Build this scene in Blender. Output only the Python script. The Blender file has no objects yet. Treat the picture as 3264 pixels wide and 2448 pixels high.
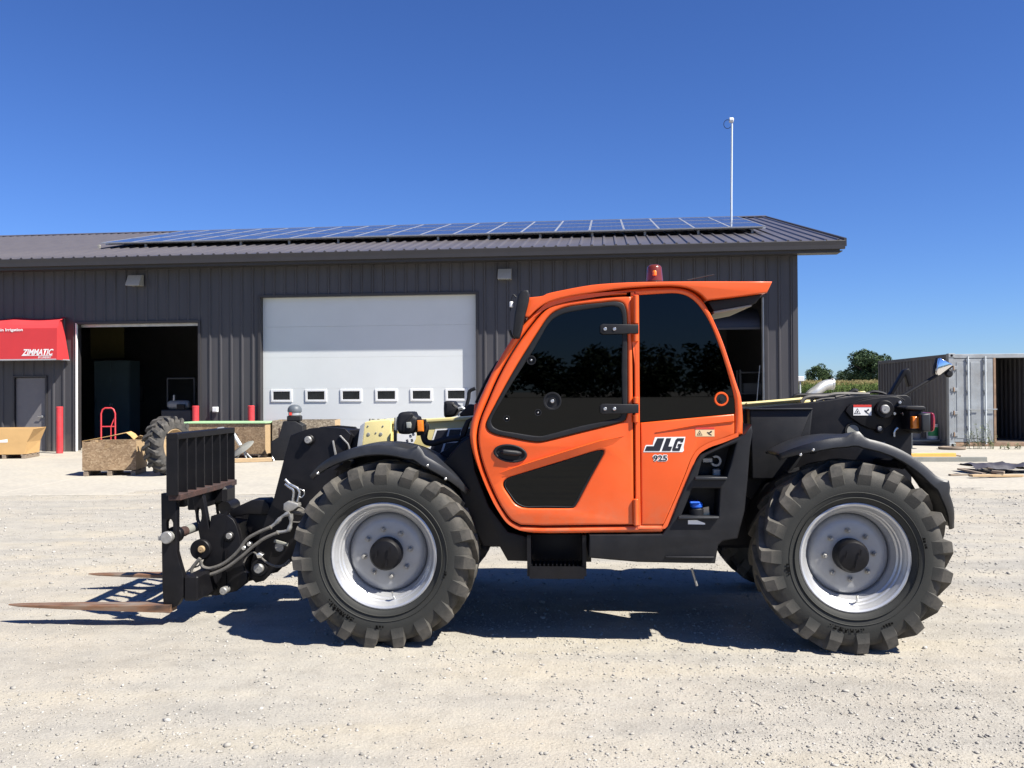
import bpy, bmesh, math, random
import numpy as np
from mathutils import Vector, Matrix
from mathutils.geometry import tessellate_polygon

SC = bpy.context.scene
COL = SC.collection
R = math.radians
RNG = np.random.default_rng(7)
random.seed(7)

# ------------------------------------------------------------------ camera
CAM_H = 1.6
FPX, CX, CY = 2827.0, 1632.0, 1224.0          # focal length and centre in photo pixels
cam_data = bpy.data.cameras.new('camera')
cam_data.sensor_width = 36.0
cam_data.lens = 36.0 * FPX / 3264.0
cam_data.clip_start = 0.05
cam_data.clip_end = 6000.0
cam = bpy.data.objects.new('camera', cam_data)
COL.objects.link(cam)
CAM_ROT = Matrix.Rotation(math.pi / 2 + 26.0 / FPX, 3, 'X') @ Matrix.Rotation(-0.006, 3, 'Z')
cam.matrix_world = Matrix.Translation((0, 0, CAM_H)) @ CAM_ROT.to_4x4()
SC.camera = cam

# ------------------------------------------------------------------ sky, sun, exposure
SUN = Vector((0.71, -0.432, 1.0)).normalized()
world = bpy.data.worlds.new('World')
SC.world = world
world.use_nodes = True
nt = world.node_tree
nt.nodes.clear()
sky = nt.nodes.new('ShaderNodeTexSky')
sky.sky_type = 'NISHITA'
sky.sun_disc = False
sky.sun_elevation = math.asin(SUN.z)
sky.sun_rotation = math.atan2(SUN.x, SUN.y)
sky.altitude = 200.0
sky.air_density = 1.0
sky.dust_density = 0.0
sky.ozone_density = 3.0
bg = nt.nodes.new('ShaderNodeBackground')
bg.inputs['Strength'].default_value = 0.05
wo = nt.nodes.new('ShaderNodeOutputWorld')
gm = nt.nodes.new('ShaderNodeGamma'); gm.inputs[1].default_value = 1.12     # the phone's richer blue, over the whole sky alike
tint = nt.nodes.new('ShaderNodeMixRGB'); tint.blend_type = 'MULTIPLY'; tint.inputs[0].default_value = 1.0
tint.inputs[2].default_value = (0.46, 0.645, 1.05, 1.0)
nt.links.new(sky.outputs[0], gm.inputs[0])
nt.links.new(gm.outputs[0], tint.inputs[1])
nt.links.new(tint.outputs[0], bg.inputs[0])
nt.links.new(bg.outputs[0], wo.inputs[0])
sd = bpy.data.lights.new('sun', 'SUN')
sd.energy = 5.0
sd.angle = R(0.53)
sd.color = (1.0, 0.95, 0.87)
sun = bpy.data.objects.new('sun', sd)
sun.rotation_euler = SUN.to_track_quat('Z', 'Y').to_euler()
sun.location = (10, -10, 30)
COL.objects.link(sun)
SC.view_settings.view_transform = 'Standard'
SC.view_settings.look = 'None'
SC.view_settings.exposure = 1.08
SC.view_settings.gamma = 1.0

# ------------------------------------------------------------------ photo pixel -> place
def ray(px, py):
    return CAM_ROT @ Vector(((px - CX) / FPX, -(py - CY) / FPX, -1.0))

def ground(px, py, z=0.0):
    d = ray(px, py)
    k = (z - CAM_H) / d.z
    return Vector((d.x * k, d.y * k, z))

def atY(px, py, Y):
    d = ray(px, py)
    k = Y / d.y
    return Vector((d.x * k, Y, CAM_H + d.z * k))

class Frame:
    def __init__(s, x, y, ang):
        s.o = Vector((x, y, 0)); s.ang = ang
        s.inv = Matrix.Rotation(-ang, 3, 'Z')
    def hit(s, px, py, depth):
        o = s.inv @ (Vector((0, 0, CAM_H)) - s.o)
        d = s.inv @ ray(px, py)
        k = (depth - o.y) / d.y
        p = o + d * k
        return (p.x, p.z)

# ------------------------------------------------------------------ materials
MATS = {}
def mat(name, color, rough=0.6, metal=0.0, var=0.0, vscale=8.0, dust=0.0, dustcol=(0.36, 0.31, 0.24), bump=0.0, bscale=60.0, spec=0.5, coat=0.0, stretch=None):
    if name in MATS: return MATS[name]
    m = bpy.data.materials.new(name); m.use_nodes = True
    n = m.node_tree.nodes; l = m.node_tree.links
    b = n['Principled BSDF']
    b.inputs['Base Color'].default_value = (*color, 1)
    b.inputs['Roughness'].default_value = rough
    b.inputs['Metallic'].default_value = metal
    b.inputs['Specular IOR Level'].default_value = spec
    if coat: b.inputs['Coat Weight'].default_value = coat; b.inputs['Coat Roughness'].default_value = 0.15
    tc = n.new('ShaderNodeTexCoord')
    src = tc.outputs['Object']
    if stretch:
        mp = n.new('ShaderNodeMapping'); mp.inputs['Scale'].default_value = stretch
        l.new(src, mp.inputs[0]); src = mp.outputs[0]
    cur = None
    if var:
        ns = n.new('ShaderNodeTexNoise'); ns.inputs['Scale'].default_value = vscale; ns.inputs['Detail'].default_value = 6; ns.inputs['Roughness'].default_value = 0.65
        l.new(src, ns.inputs['Vector'])
        rp = n.new('ShaderNodeValToRGB')
        rp.color_ramp.elements[0].position = 0.3; rp.color_ramp.elements[1].position = 0.7
        rp.color_ramp.elements[0].color = (*[c * (1 - var) for c in color], 1)
        rp.color_ramp.elements[1].color = (*[min(1, c * (1 + var)) for c in color], 1)
        l.new(ns.outputs[0], rp.inputs[0]); cur = rp.outputs[0]
        mr = n.new('ShaderNodeMapRange'); mr.inputs[3].default_value = max(0.02, rough - 0.08); mr.inputs[4].default_value = min(1, rough + 0.12)
        l.new(ns.outputs[0], mr.inputs[0]); l.new(mr.outputs[0], b.inputs['Roughness'])
    if dust:
        n2 = n.new('ShaderNodeTexNoise'); n2.inputs['Scale'].default_value = vscale * 0.6; n2.inputs['Detail'].default_value = 8; n2.inputs['Roughness'].default_value = 0.7
        l.new(src, n2.inputs['Vector'])
        r2 = n.new('ShaderNodeValToRGB'); r2.color_ramp.elements[0].position = 0.42; r2.color_ramp.elements[1].position = 0.75
        r2.color_ramp.elements[1].color = (dust, dust, dust, 1)
        l.new(n2.outputs[0], r2.inputs[0])
        mx = n.new('ShaderNodeMixRGB'); mx.inputs[1].default_value = (*color, 1); mx.inputs[2].default_value = (*dustcol, 1)
        l.new(r2.outputs[0], mx.inputs[0])
        if cur: l.new(cur, mx.inputs[1])
        cur = mx.outputs[0]
    if cur: l.new(cur, b.inputs['Base Color'])
    if bump:
        nb = n.new('ShaderNodeTexNoise'); nb.inputs['Scale'].default_value = bscale; nb.inputs['Detail'].default_value = 5
        l.new(src, nb.inputs['Vector'])
        bp = n.new('ShaderNodeBump'); bp.inputs['Strength'].default_value = bump; bp.inputs['Distance'].default_value = 0.01
        l.new(nb.outputs[0], bp.inputs['Height']); l.new(bp.outputs[0], b.inputs['Normal'])
    MATS[name] = m
    return m

def nodes_of(name):
    m = bpy.data.materials.new(name); m.use_nodes = True; MATS[name] = m
    return m, m.node_tree.nodes, m.node_tree.links, m.node_tree.nodes['Principled BSDF']

def ramp(n, stops):
    r = n.new('ShaderNodeValToRGB'); cr = r.color_ramp
    while len(cr.elements) < len(stops): cr.elements.new(0.5)
    for e, (p, c) in zip(cr.elements, stops): e.position = p; e.color = (*c, 1)
    return r

def make_materials():
    mat('orange', (0.71, 0.090, 0.010), 0.36, var=0.06, vscale=2.5, dust=0.16, dustcol=(0.52, 0.20, 0.09), spec=0.45, coat=0.2, bump=0.012, bscale=40)
    m = MATS['orange']; n = m.node_tree.nodes; l = m.node_tree.links; b = n['Principled BSDF']      # dried dust along the sills
    old = b.inputs['Base Color'].links[0].from_socket; tc = n.new('ShaderNodeTexCoord'); sx = n.new('ShaderNodeSeparateXYZ'); l.new(tc.outputs['Object'], sx.inputs[0])
    ns = n.new('ShaderNodeTexNoise'); ns.inputs['Scale'].default_value = 9; ns.inputs['Detail'].default_value = 9; ns.inputs['Roughness'].default_value = 0.75; l.new(tc.outputs['Object'], ns.inputs['Vector'])
    mr = n.new('ShaderNodeMapRange'); mr.inputs[1].default_value = 0.98; mr.inputs[2].default_value = 0.62; l.new(sx.outputs[2], mr.inputs[0])
    r_ = ramp(n, [(0.36, (0, 0, 0)), (0.68, (0.62, 0.62, 0.62))]); l.new(ns.outputs[0], r_.inputs[0])
    mm = n.new('ShaderNodeMath'); mm.operation = 'MULTIPLY'; l.new(mr.outputs[0], mm.inputs[0]); l.new(r_.outputs[0], mm.inputs[1])
    mx = n.new('ShaderNodeMixRGB'); mx.inputs[2].default_value = (0.34, 0.20, 0.12, 1); l.new(mm.outputs[0], mx.inputs[0]); l.new(old, mx.inputs[1]); l.new(mx.outputs[0], b.inputs['Base Color'])
    mat('black_paint', (0.0045, 0.0045, 0.006), 0.45, var=0.3, vscale=10, dust=0.10, dustcol=(0.05, 0.042, 0.035), spec=0.25, bump=0.04, bscale=120)
    mat('black_plastic', (0.0055, 0.006, 0.008), 0.55, var=0.25, vscale=14, dust=0.12, dustcol=(0.06, 0.055, 0.05), spec=0.35, bump=0.08, bscale=400)
    mat('fender_plastic', (0.010, 0.0115, 0.015), 0.45, var=0.25, vscale=10, dust=0.16, dustcol=(0.07, 0.072, 0.078), bump=0.08, bscale=300)
    mat('rubber', (0.040, 0.039, 0.036), 0.75, var=0.35, vscale=9, dust=0.62, dustcol=(0.17, 0.15, 0.125), bump=0.25, bscale=90)
    m, n, l, b = nodes_of('tyre_rubber')       # dark sidewall, tread blocks worn grey with dried dust
    tc = n.new('ShaderNodeTexCoord'); sx = n.new('ShaderNodeSeparateXYZ'); l.new(tc.outputs['Object'], sx.inputs[0])
    cb = n.new('ShaderNodeCombineXYZ'); l.new(sx.outputs[0], cb.inputs[0]); l.new(sx.outputs[2], cb.inputs[1])
    ln = n.new('ShaderNodeVectorMath'); ln.operation = 'LENGTH'; l.new(cb.outputs[0], ln.inputs[0])
    mr = n.new('ShaderNodeMapRange'); mr.inputs[1].default_value = 0.45; mr.inputs[2].default_value = 0.56; l.new(ln.outputs['Value'], mr.inputs[0])
    ns = n.new('ShaderNodeTexNoise'); ns.inputs['Scale'].default_value = 11; ns.inputs['Detail'].default_value = 9; ns.inputs['Roughness'].default_value = 0.7; l.new(tc.outputs['Object'], ns.inputs['Vector'])
    rn = ramp(n, [(0.30, (0.12, 0.12, 0.12)), (0.52, (0.62, 0.62, 0.62)), (0.72, (1, 1, 1))]); l.new(ns.outputs[0], rn.inputs[0])
    ad = n.new('ShaderNodeMath'); ad.operation = 'MULTIPLY_ADD'; ad.inputs[1].default_value = 0.91; ad.inputs[2].default_value = 0.09; l.new(mr.outputs[0], ad.inputs[0])
    fm = n.new('ShaderNodeMath'); fm.operation = 'MULTIPLY'; l.new(ad.outputs[0], fm.inputs[0]); l.new(rn.outputs[0], fm.inputs[1])
    mx = n.new('ShaderNodeMixRGB'); mx.inputs[1].default_value = (0.021, 0.0225, 0.021, 1); mx.inputs[2].default_value = (0.115, 0.104, 0.088, 1); l.new(fm.outputs[0], mx.inputs[0])
    l.new(mx.outputs[0], b.inputs['Base Color']); b.inputs['Roughness'].default_value = 0.72; b.inputs['Specular IOR Level'].default_value = 0.3
    n2 = n.new('ShaderNodeTexNoise'); n2.inputs['Scale'].default_value = 120; n2.inputs['Detail'].default_value = 5; l.new(tc.outputs['Object'], n2.inputs['Vector'])
    bp = n.new('ShaderNodeBump'); bp.inputs['Strength'].default_value = 0.2; bp.inputs['Distance'].default_value = 0.006; l.new(n2.outputs[0], bp.inputs['Height']); l.new(bp.outputs[0], b.inputs['Normal'])
    mat('rubber_mark', (0.0015, 0.0015, 0.0015), 0.7, spec=0.1)
    mat('rim_silver', (0.50, 0.51, 0.52), 0.36, metal=0.55, var=0.08, vscale=7, dust=0.25, dustcol=(0.36, 0.33, 0.28), bump=0.03, bscale=150)
    mat('chrome', (0.62, 0.62, 0.60), 0.25, metal=0.9, var=0.2, vscale=40, bump=0.1, bscale=200)
    mat('pin_grey', (0.30, 0.30, 0.29), 0.45, metal=0.5, var=0.2, vscale=30, dust=0.3)
    mat('cream', (0.70, 0.60, 0.27), 0.4, var=0.06, vscale=5, dust=0.25, dustcol=(0.40, 0.34, 0.2))
    mat('hose', (0.10, 0.095, 0.085), 0.6, var=0.3, vscale=30, dust=0.3, dustcol=(0.25, 0.22, 0.18))
    mat('white_decal', (0.75, 0.75, 0.73), 0.4, var=0.04, vscale=20)
    mat('black_decal', (0.012, 0.013, 0.020), 0.4, var=0.1, vscale=20)
    mat('red_decal', (0.60, 0.045, 0.03), 0.4, var=0.05)
    mat('beige_decal', (0.70, 0.52, 0.30), 0.4, var=0.05)
    mat('blue_cap', (0.01, 0.10, 0.55), 0.4, var=0.1)
    mat('grey_plastic', (0.16, 0.17, 0.18), 0.45, var=0.15, vscale=20, dust=0.2)
    for nm, c, rg in (('amber_lens', (0.75, 0.20, 0.01), 0.2), ('red_lens', (0.22, 0.012, 0.02), 0.18), ('beacon_lens', (0.13, 0.022, 0.009), 0.22), ('clear_lens', (0.30, 0.31, 0.28), 0.12)):
        mat(nm, c, rg, coat=0.5, var=0.12, vscale=30)
    mat('mirror', (0.9, 0.9, 0.9), 0.03, metal=1.0, var=0.02)
    # tinted cab glass
    m, n, l, b = nodes_of('tint_glass')
    n.remove(b)
    tr = n.new('ShaderNodeBsdfTransparent'); tr.inputs[0].default_value = (0.045, 0.05, 0.05, 1)
    gl = n.new('ShaderNodeBsdfGlossy'); gl.inputs['Roughness'].default_value = 0.012; gl.inputs[0].default_value = (0.9, 0.95, 1, 1)
    fr = n.new('ShaderNodeFresnel'); fr.inputs[0].default_value = 1.36
    mx = n.new('ShaderNodeMixShader')
    l.new(fr.outputs[0], mx.inputs[0]); l.new(tr.outputs[0], mx.inputs[1]); l.new(gl.outputs[0], mx.inputs[2])
    l.new(mx.outputs[0], n['Material Output'].inputs[0])
    mat('dark_glass', (0.012, 0.014, 0.016), 0.06, var=0.2, vscale=6)
    # fork steel with rust
    m, n, l, b = nodes_of('fork_steel')
    tc = n.new('ShaderNodeTexCoord'); ns = n.new('ShaderNodeTexNoise'); ns.inputs['Scale'].default_value = 7; ns.inputs['Detail'].default_value = 8
    mp = n.new('ShaderNodeMapping'); mp.inputs['Scale'].default_value = (0.5, 2, 2)
    l.new(tc.outputs['Object'], mp.inputs[0]); l.new(mp.outputs[0], ns.inputs['Vector'])
    rp = ramp(n, [(0.28, (0.055, 0.042, 0.035)), (0.45, (0.21, 0.11, 0.06)), (0.6, (0.24, 0.18, 0.13)), (0.75, (0.33, 0.29, 0.24))])
    l.new(ns.outputs[0], rp.inputs[0]); l.new(rp.outputs[0], b.inputs['Base Color'])
    b.inputs['Roughness'].default_value = 0.55; b.inputs['Metallic'].default_value = 0.35
    mat('rust_bar', (0.05, 0.024, 0.018), 0.8, var=0.6, vscale=14, dust=0.9, dustcol=(0.03, 0.025, 0.025), bump=0.3, bscale=80)
    # building
    m, n, l, b = nodes_of('siding')
    oi = n.new('ShaderNodeObjectInfo'); mr = n.new('ShaderNodeMapRange'); mr.inputs[3].default_value = 0.93; mr.inputs[4].default_value = 1.07; l.new(oi.outputs['Random'], mr.inputs[0])
    tc = n.new('ShaderNodeTexCoord'); mp = n.new('ShaderNodeMapping'); mp.inputs['Scale'].default_value = (5, 5, 0.35); l.new(tc.outputs['Object'], mp.inputs[0])
    ns = n.new('ShaderNodeTexNoise'); ns.inputs['Scale'].default_value = 2.0; ns.inputs['Detail'].default_value = 6; l.new(mp.outputs[0], ns.inputs['Vector'])
    rp = ramp(n, [(0.3, (0.049, 0.0475, 0.051)), (0.55, (0.054, 0.052, 0.056)), (0.78, (0.064, 0.061, 0.064))]); l.new(ns.outputs[0], rp.inputs[0])
    sc_ = n.new('ShaderNodeVectorMath'); sc_.operation = 'SCALE'; l.new(rp.outputs[0], sc_.inputs[0]); l.new(mr.outputs[0], sc_.inputs['Scale'])
    sx = n.new('ShaderNodeSeparateXYZ'); l.new(tc.outputs['Object'], sx.inputs[0])
    n3 = n.new('ShaderNodeTexNoise'); n3.inputs['Scale'].default_value = 3.5; n3.inputs['Detail'].default_value = 7; l.new(tc.outputs['Object'], n3.inputs['Vector'])
    ma = n.new('ShaderNodeMath'); ma.operation = 'MULTIPLY_ADD'; ma.inputs[1].default_value = 1.1; l.new(n3.outputs[0], ma.inputs[0])
    ng = n.new('ShaderNodeMath'); ng.operation = 'MULTIPLY'; ng.inputs[1].default_value = -1.0; l.new(sx.outputs[2], ng.inputs[0]); l.new(ng.outputs[0], ma.inputs[2])
    mr2 = n.new('ShaderNodeMapRange'); mr2.inputs[1].default_value = 0.0; mr2.inputs[2].default_value = 0.6; mr2.inputs[4].default_value = 0.35; l.new(ma.outputs[0], mr2.inputs[0])
    mx = n.new('ShaderNodeMixRGB'); mx.inputs[2].default_value = (0.16, 0.14, 0.115, 1); l.new(mr2.outputs[0], mx.inputs[0]); l.new(sc_.outputs[0], mx.inputs[1])
    l.new(mx.outputs[0], b.inputs['Base Color']); b.inputs['Roughness'].default_value = 0.42; b.inputs['Specular IOR Level'].default_value = 0.4
    mat('roofing', (0.080, 0.074, 0.080), 0.36, var=0.06, vscale=1.2, dust=0.08, spec=0.5)
    mat('trim', (0.028, 0.026, 0.027), 0.45, var=0.06, vscale=3)
    mat('door_white', (0.56, 0.585, 0.585), 0.45, var=0.02, vscale=1.2, dust=0.05)
    mat('frame_white', (0.66, 0.67, 0.67), 0.4, var=0.02)
    mat('entry_paint', (0.14, 0.135, 0.14), 0.45, var=0.05, dust=0.1)
    mat('jamb_white', (0.70, 0.70, 0.68), 0.5, var=0.04)
    mat('interior', (0.17, 0.17, 0.175), 0.8, var=0.15, vscale=1.0)
    mat('interior_dark', (0.05, 0.055, 0.062), 0.7, var=0.2, vscale=2)
    mat('interior_green', (0.09, 0.14, 0.15), 0.6, var=0.1, vscale=2)
    mat('interior_yellow', (0.13, 0.115, 0.04), 0.7, var=0.1)
    mat('pv_frame', (0.42, 0.44, 0.47), 0.4, metal=0.5, var=0.04)
    mat('red_fabric', (0.52, 0.030, 0.035), 0.75, var=0.06, vscale=2.0, bump=0.1, bscale=300)
    mat('red_paint', (0.56, 0.035, 0.045), 0.4, var=0.08, vscale=6, dust=0.12)
    mat('lamp_body', (0.30, 0.29, 0.26), 0.5, var=0.06)
    mat('galv', (0.50, 0.51, 0.50), 0.4, metal=0.6, var=0.15, vscale=6, dust=0.1)
    mat('galv_light', (0.62, 0.66, 0.66), 0.45, metal=0.2, var=0.06, vscale=6)
    mat('container_grey', (0.29, 0.315, 0.33), 0.55, var=0.18, vscale=2.2, dust=0.75, dustcol=(0.19, 0.18, 0.165), bump=0.05, bscale=20)
    mat('container_side', (0.105, 0.104, 0.112), 0.55, var=0.25, vscale=1.4, dust=0.5, dustcol=(0.10, 0.085, 0.08), stretch=(1, 1, 0.25))
    mat('container_rust', (0.26, 0.17, 0.11), 0.75, var=0.35, vscale=5)
    mat('cardboard', (0.50, 0.315, 0.13), 0.8, var=0.06, vscale=3, bump=0.05)
    mat('lumber', (0.40, 0.285, 0.16), 0.8, var=0.2, vscale=5, stretch=(0.6, 6, 6))
    mat('yellow_lumber', (0.66, 0.36, 0.08), 0.7, var=0.12, vscale=5, stretch=(0.6, 6, 6))
    mat('old_wood', (0.20, 0.155, 0.115), 0.85, var=0.4, vscale=5, stretch=(0.6, 6, 6), dust=0.4)
    mat('green_lid', (0.30, 0.47, 0.26), 0.6, var=0.08, vscale=3)
    mat('steel_beam', (0.22, 0.225, 0.20), 0.6, var=0.15, vscale=4, dust=0.3)
    mat('tarp', (0.035, 0.033, 0.045), 0.6, var=0.4, vscale=6, bump=0.4, bscale=20)
    mat('bark', (0.05, 0.04, 0.03), 0.9, var=0.3)
    mat('dry_beige', (0.50, 0.44, 0.34), 0.8, var=0.25, vscale=8)
    mat('tan_rim', (0.36, 0.25, 0.13), 0.7, var=0.35, vscale=9, dust=0.4)
    mat('seat_fabric', (0.02, 0.02, 0.022), 0.8, var=0.2)
    mat('dome_grey', (0.085, 0.10, 0.115), 0.5, var=0.08)
    mat('bucket_green', (0.03, 0.26, 0.09), 0.45, var=0.1)
    mat('stencil', (0.05, 0.03, 0.025), 0.8, var=0.3, vscale=60)
    mat('tank_grey', (0.28, 0.30, 0.31), 0.5, var=0.06)
    mat('wheel_disc', (0.33, 0.34, 0.352), 0.42, metal=0.35, var=0.10, vscale=6, dust=0.35, dustcol=(0.22, 0.20, 0.17), bump=0.03, bscale=150)  # disc silver darkened to paint in the rim's shade on it, plus dust
    # solar cells: blue polycrystalline cells with pale lines
    m, n, l, b = nodes_of('solar_cells')
    tc = n.new('ShaderNodeTexCoord')
    br = n.new('ShaderNodeTexBrick'); br.offset = 0.0; br.inputs['Scale'].default_value = 1.0
    br.inputs['Brick Width'].default_value = 0.158; br.inputs['Row Height'].default_value = 0.158; br.inputs['Mortar Size'].default_value = 0.004
    br.inputs['Color1'].default_value = (0.026, 0.034, 0.075, 1); br.inputs['Color2'].default_value = (0.032, 0.042, 0.090, 1); br.inputs['Mortar'].default_value = (0.11, 0.12, 0.16, 1)
    l.new(tc.outputs['Object'], br.inputs['Vector']); l.new(br.outputs[0], b.inputs['Base Color'])
    b.inputs['Roughness'].default_value = 0.12
    # OSB board
    m, n, l, b = nodes_of('osb')
    tc = n.new('ShaderNodeTexCoord')
    mp = n.new('ShaderNodeMapping'); mp.inputs['Rotation'].default_value = (0.5, 0.3, 0.4); mp.inputs['Scale'].default_value = (1, 1, 1.25)
    l.new(tc.outputs['Object'], mp.inputs[0])
    vo = n.new('ShaderNodeTexVoronoi'); vo.inputs['Scale'].default_value = 30
    l.new(mp.outputs[0], vo.inputs['Vector'])
    rp = ramp(n, [(0.0, (0.19, 0.125, 0.07)), (0.4, (0.25, 0.17, 0.098)), (0.75, (0.30, 0.21, 0.125)), (1.0, (0.35, 0.26, 0.16))])
    sp = n.new('ShaderNodeSeparateColor'); l.new(vo.outputs['Color'], sp.inputs[0]); l.new(sp.outputs[0], rp.inputs[0])
    n2 = n.new('ShaderNodeTexNoise'); n2.inputs['Scale'].default_value = 3; n2.inputs['Detail'].default_value = 6
    l.new(tc.outputs['Object'], n2.inputs['Vector'])
    mx = n.new('ShaderNodeMixRGB'); mx.blend_type = 'MULTIPLY'; mx.inputs[0].default_value = 0.6
    r2 = ramp(n, [(0.3, (0.6, 0.58, 0.56)), (0.7, (1.1, 1.08, 1.05))]); l.new(n2.outputs[0], r2.inputs[0])
    l.new(rp.outputs[0], mx.inputs[1]); l.new(r2.outputs[0], mx.inputs[2]); l.new(mx.outputs[0], b.inputs['Base Color'])
    b.inputs['Roughness'].default_value = 0.8
    bp = n.new('ShaderNodeBump'); bp.inputs['Strength'].default_value = 0.2; bp.inputs['Distance'].default_value = 0.01
    l.new(sp.outputs[0], bp.inputs['Height']); l.new(bp.outputs[0], b.inputs['Normal'])
    o2 = m.copy(); o2.name = 'osb_grey'; MATS['osb_grey'] = o2
    for nd in o2.node_tree.nodes:
        if nd.type == 'VALTORGB' and len(nd.color_ramp.elements) == 4:
            for e, c in zip(nd.color_ramp.elements, ((0.13, 0.105, 0.075), (0.22, 0.18, 0.13), (0.29, 0.245, 0.18), (0.36, 0.31, 0.24))): e.color = (*c, 1)
    # gravel ground
    m, n, l, b = nodes_of('gravel_ground')
    tc = n.new('ShaderNodeTexCoord')
    def noise(sc, det=8, ro=0.65):
        x = n.new('ShaderNodeTexNoise'); x.inputs['Scale'].default_value = sc; x.inputs['Detail'].default_value = det; x.inputs['Roughness'].default_value = ro
        l.new(tc.outputs['Object'], x.inputs['Vector']); return x
    na, nb_, nc = noise(0.45), noise(5.0, 10, 0.75), noise(75.0, 6, 0.7)
    ra = ramp(n, [(0.30, (0.296, 0.282, 0.250)), (0.48, (0.324, 0.306, 0.266)), (0.62, (0.338, 0.310, 0.258)), (0.8, (0.304, 0.296, 0.276))])
    l.new(na.outputs[0], ra.inputs[0])
    rb = ramp(n, [(0.25, (0.72, 0.71, 0.70)), (0.5, (1.0, 1.0, 1.0)), (0.75, (1.16, 1.14, 1.10))]); l.new(nb_.outputs[0], rb.inputs[0])
    rc = ramp(n, [(0.25, (0.72, 0.71, 0.69)), (0.5, (1.0, 1.0, 1.0)), (0.8, (1.18, 1.17, 1.15))]); l.new(nc.outputs[0], rc.inputs[0])
    m1 = n.new('ShaderNodeMixRGB'); m1.blend_type = 'MULTIPLY'; m1.inputs[0].default_value = 0.8
    m2 = n.new('ShaderNodeMixRGB'); m2.blend_type = 'MULTIPLY'; m2.inputs[0].default_value = 0.8
    mpt = n.new('ShaderNodeMapping'); mpt.inputs['Scale'].default_value = (0.22, 1.5, 1); mpt.inputs['Rotation'].default_value = (0, 0, 0.12); l.new(tc.outputs['Object'], mpt.inputs[0])
    ntk = n.new('ShaderNodeTexNoise'); ntk.inputs['Scale'].default_value = 1.6; ntk.inputs['Detail'].default_value = 5; l.new(mpt.outputs[0], ntk.inputs['Vector'])
    rtk = ramp(n, [(0.34, (0.86, 0.87, 0.89)), (0.5, (1, 1, 1)), (0.66, (1.07, 1.05, 1.0))]); l.new(ntk.outputs[0], rtk.inputs[0])
    m0 = n.new('ShaderNodeMixRGB'); m0.blend_type = 'MULTIPLY'; m0.inputs[0].default_value = 1.0; l.new(ra.outputs[0], m0.inputs[1]); l.new(rtk.outputs[0], m0.inputs[2])
    l.new(m0.outputs[0], m1.inputs[1]); l.new(rb.outputs[0], m1.inputs[2]); l.new(m1.outputs[0], m2.inputs[1]); l.new(rc.outputs[0], m2.inputs[2])
    l.new(m2.outputs[0], b.inputs['Base Color']); b.inputs['Roughness'].default_value = 0.95; b.inputs['Specular IOR Level'].default_value = 0.15
    v1 = n.new('ShaderNodeTexVoronoi'); v1.inputs['Scale'].default_value = 55; l.new(tc.outputs['Object'], v1.inputs['Vector'])
    v2 = n.new('ShaderNodeTexVoronoi'); v2.inputs['Scale'].default_value = 130; l.new(tc.outputs['Object'], v2.inputs['Vector'])
    ad = n.new('ShaderNodeMath'); ad.operation = 'ADD'; l.new(v1.outputs[0], ad.inputs[0])
    ml = n.new('ShaderNodeMath'); ml.operation = 'MULTIPLY'; ml.inputs[1].default_value = 0.6; l.new(v2.outputs[0], ml.inputs[0]); l.new(ml.outputs[0], ad.inputs[1])
    a2 = n.new('ShaderNodeMath'); a2.operation = 'SUBTRACT'; l.new(nb_.outputs[0], a2.inputs[0])
    m3 = n.new('ShaderNodeMath'); m3.operation = 'MULTIPLY'; m3.inputs[1].default_value = 0.35; l.new(ad.outputs[0], m3.inputs[0]); l.new(m3.outputs[0], a2.inputs[1])
    bp = n.new('ShaderNodeBump'); bp.inputs['Strength'].default_value = 0.42; bp.inputs['Distance'].default_value = 0.02
    l.new(a2.outputs[0], bp.inputs['Height']); l.new(bp.outputs[0], b.inputs['Normal'])
    # loose stones
    m, n, l, b = nodes_of('stone')
    ge = n.new('ShaderNodeNewGeometry')
    rp = ramp(n, [(0.0, (0.20, 0.19, 0.17)), (0.06, (0.27, 0.26, 0.235)), (0.5, (0.315, 0.298, 0.262)), (0.8, (0.345, 0.328, 0.29)), (1.0, (0.42, 0.405, 0.37))])
    l.new(ge.outputs['Random Per Island'], rp.inputs[0]); l.new(rp.outputs[0], b.inputs['Base Color']); b.inputs['Roughness'].default_value = 0.9; b.inputs['Specular IOR Level'].default_value = 0.2
    # concrete
    m, n, l, b = nodes_of('concrete')
    tc = n.new('ShaderNodeTexCoord')
    n1 = n.new('ShaderNodeTexNoise'); n1.inputs['Scale'].default_value = 0.5; n1.inputs['Detail'].default_value = 10; n1.inputs['Roughness'].default_value = 0.7
    n2 = n.new('ShaderNodeTexNoise'); n2.inputs['Scale'].default_value = 14; n2.inputs['Detail'].default_value = 8
    l.new(tc.outputs['Object'], n1.inputs['Vector']); l.new(tc.outputs['Object'], n2.inputs['Vector'])
    r1 = ramp(n, [(0.3, (0.319, 0.298, 0.257)), (0.5, (0.380, 0.355, 0.299)), (0.7, (0.402, 0.370, 0.299))]); l.new(n1.outputs[0], r1.inputs[0])
    r2 = ramp(n, [(0.3, (0.88, 0.88, 0.88)), (0.7, (1.08, 1.08, 1.08))]); l.new(n2.outputs[0], r2.inputs[0])
    mx = n.new('ShaderNodeMixRGB'); mx.blend_type = 'MULTIPLY'; mx.inputs[0].default_value = 1
    l.new(r1.outputs[0], mx.inputs[1]); l.new(r2.outputs[0], mx.inputs[2]); l.new(mx.outputs[0], b.inputs['Base Color'])
    b.inputs['Roughness'].default_value = 0.85; b.inputs['Specular IOR Level'].default_value = 0.25
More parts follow.
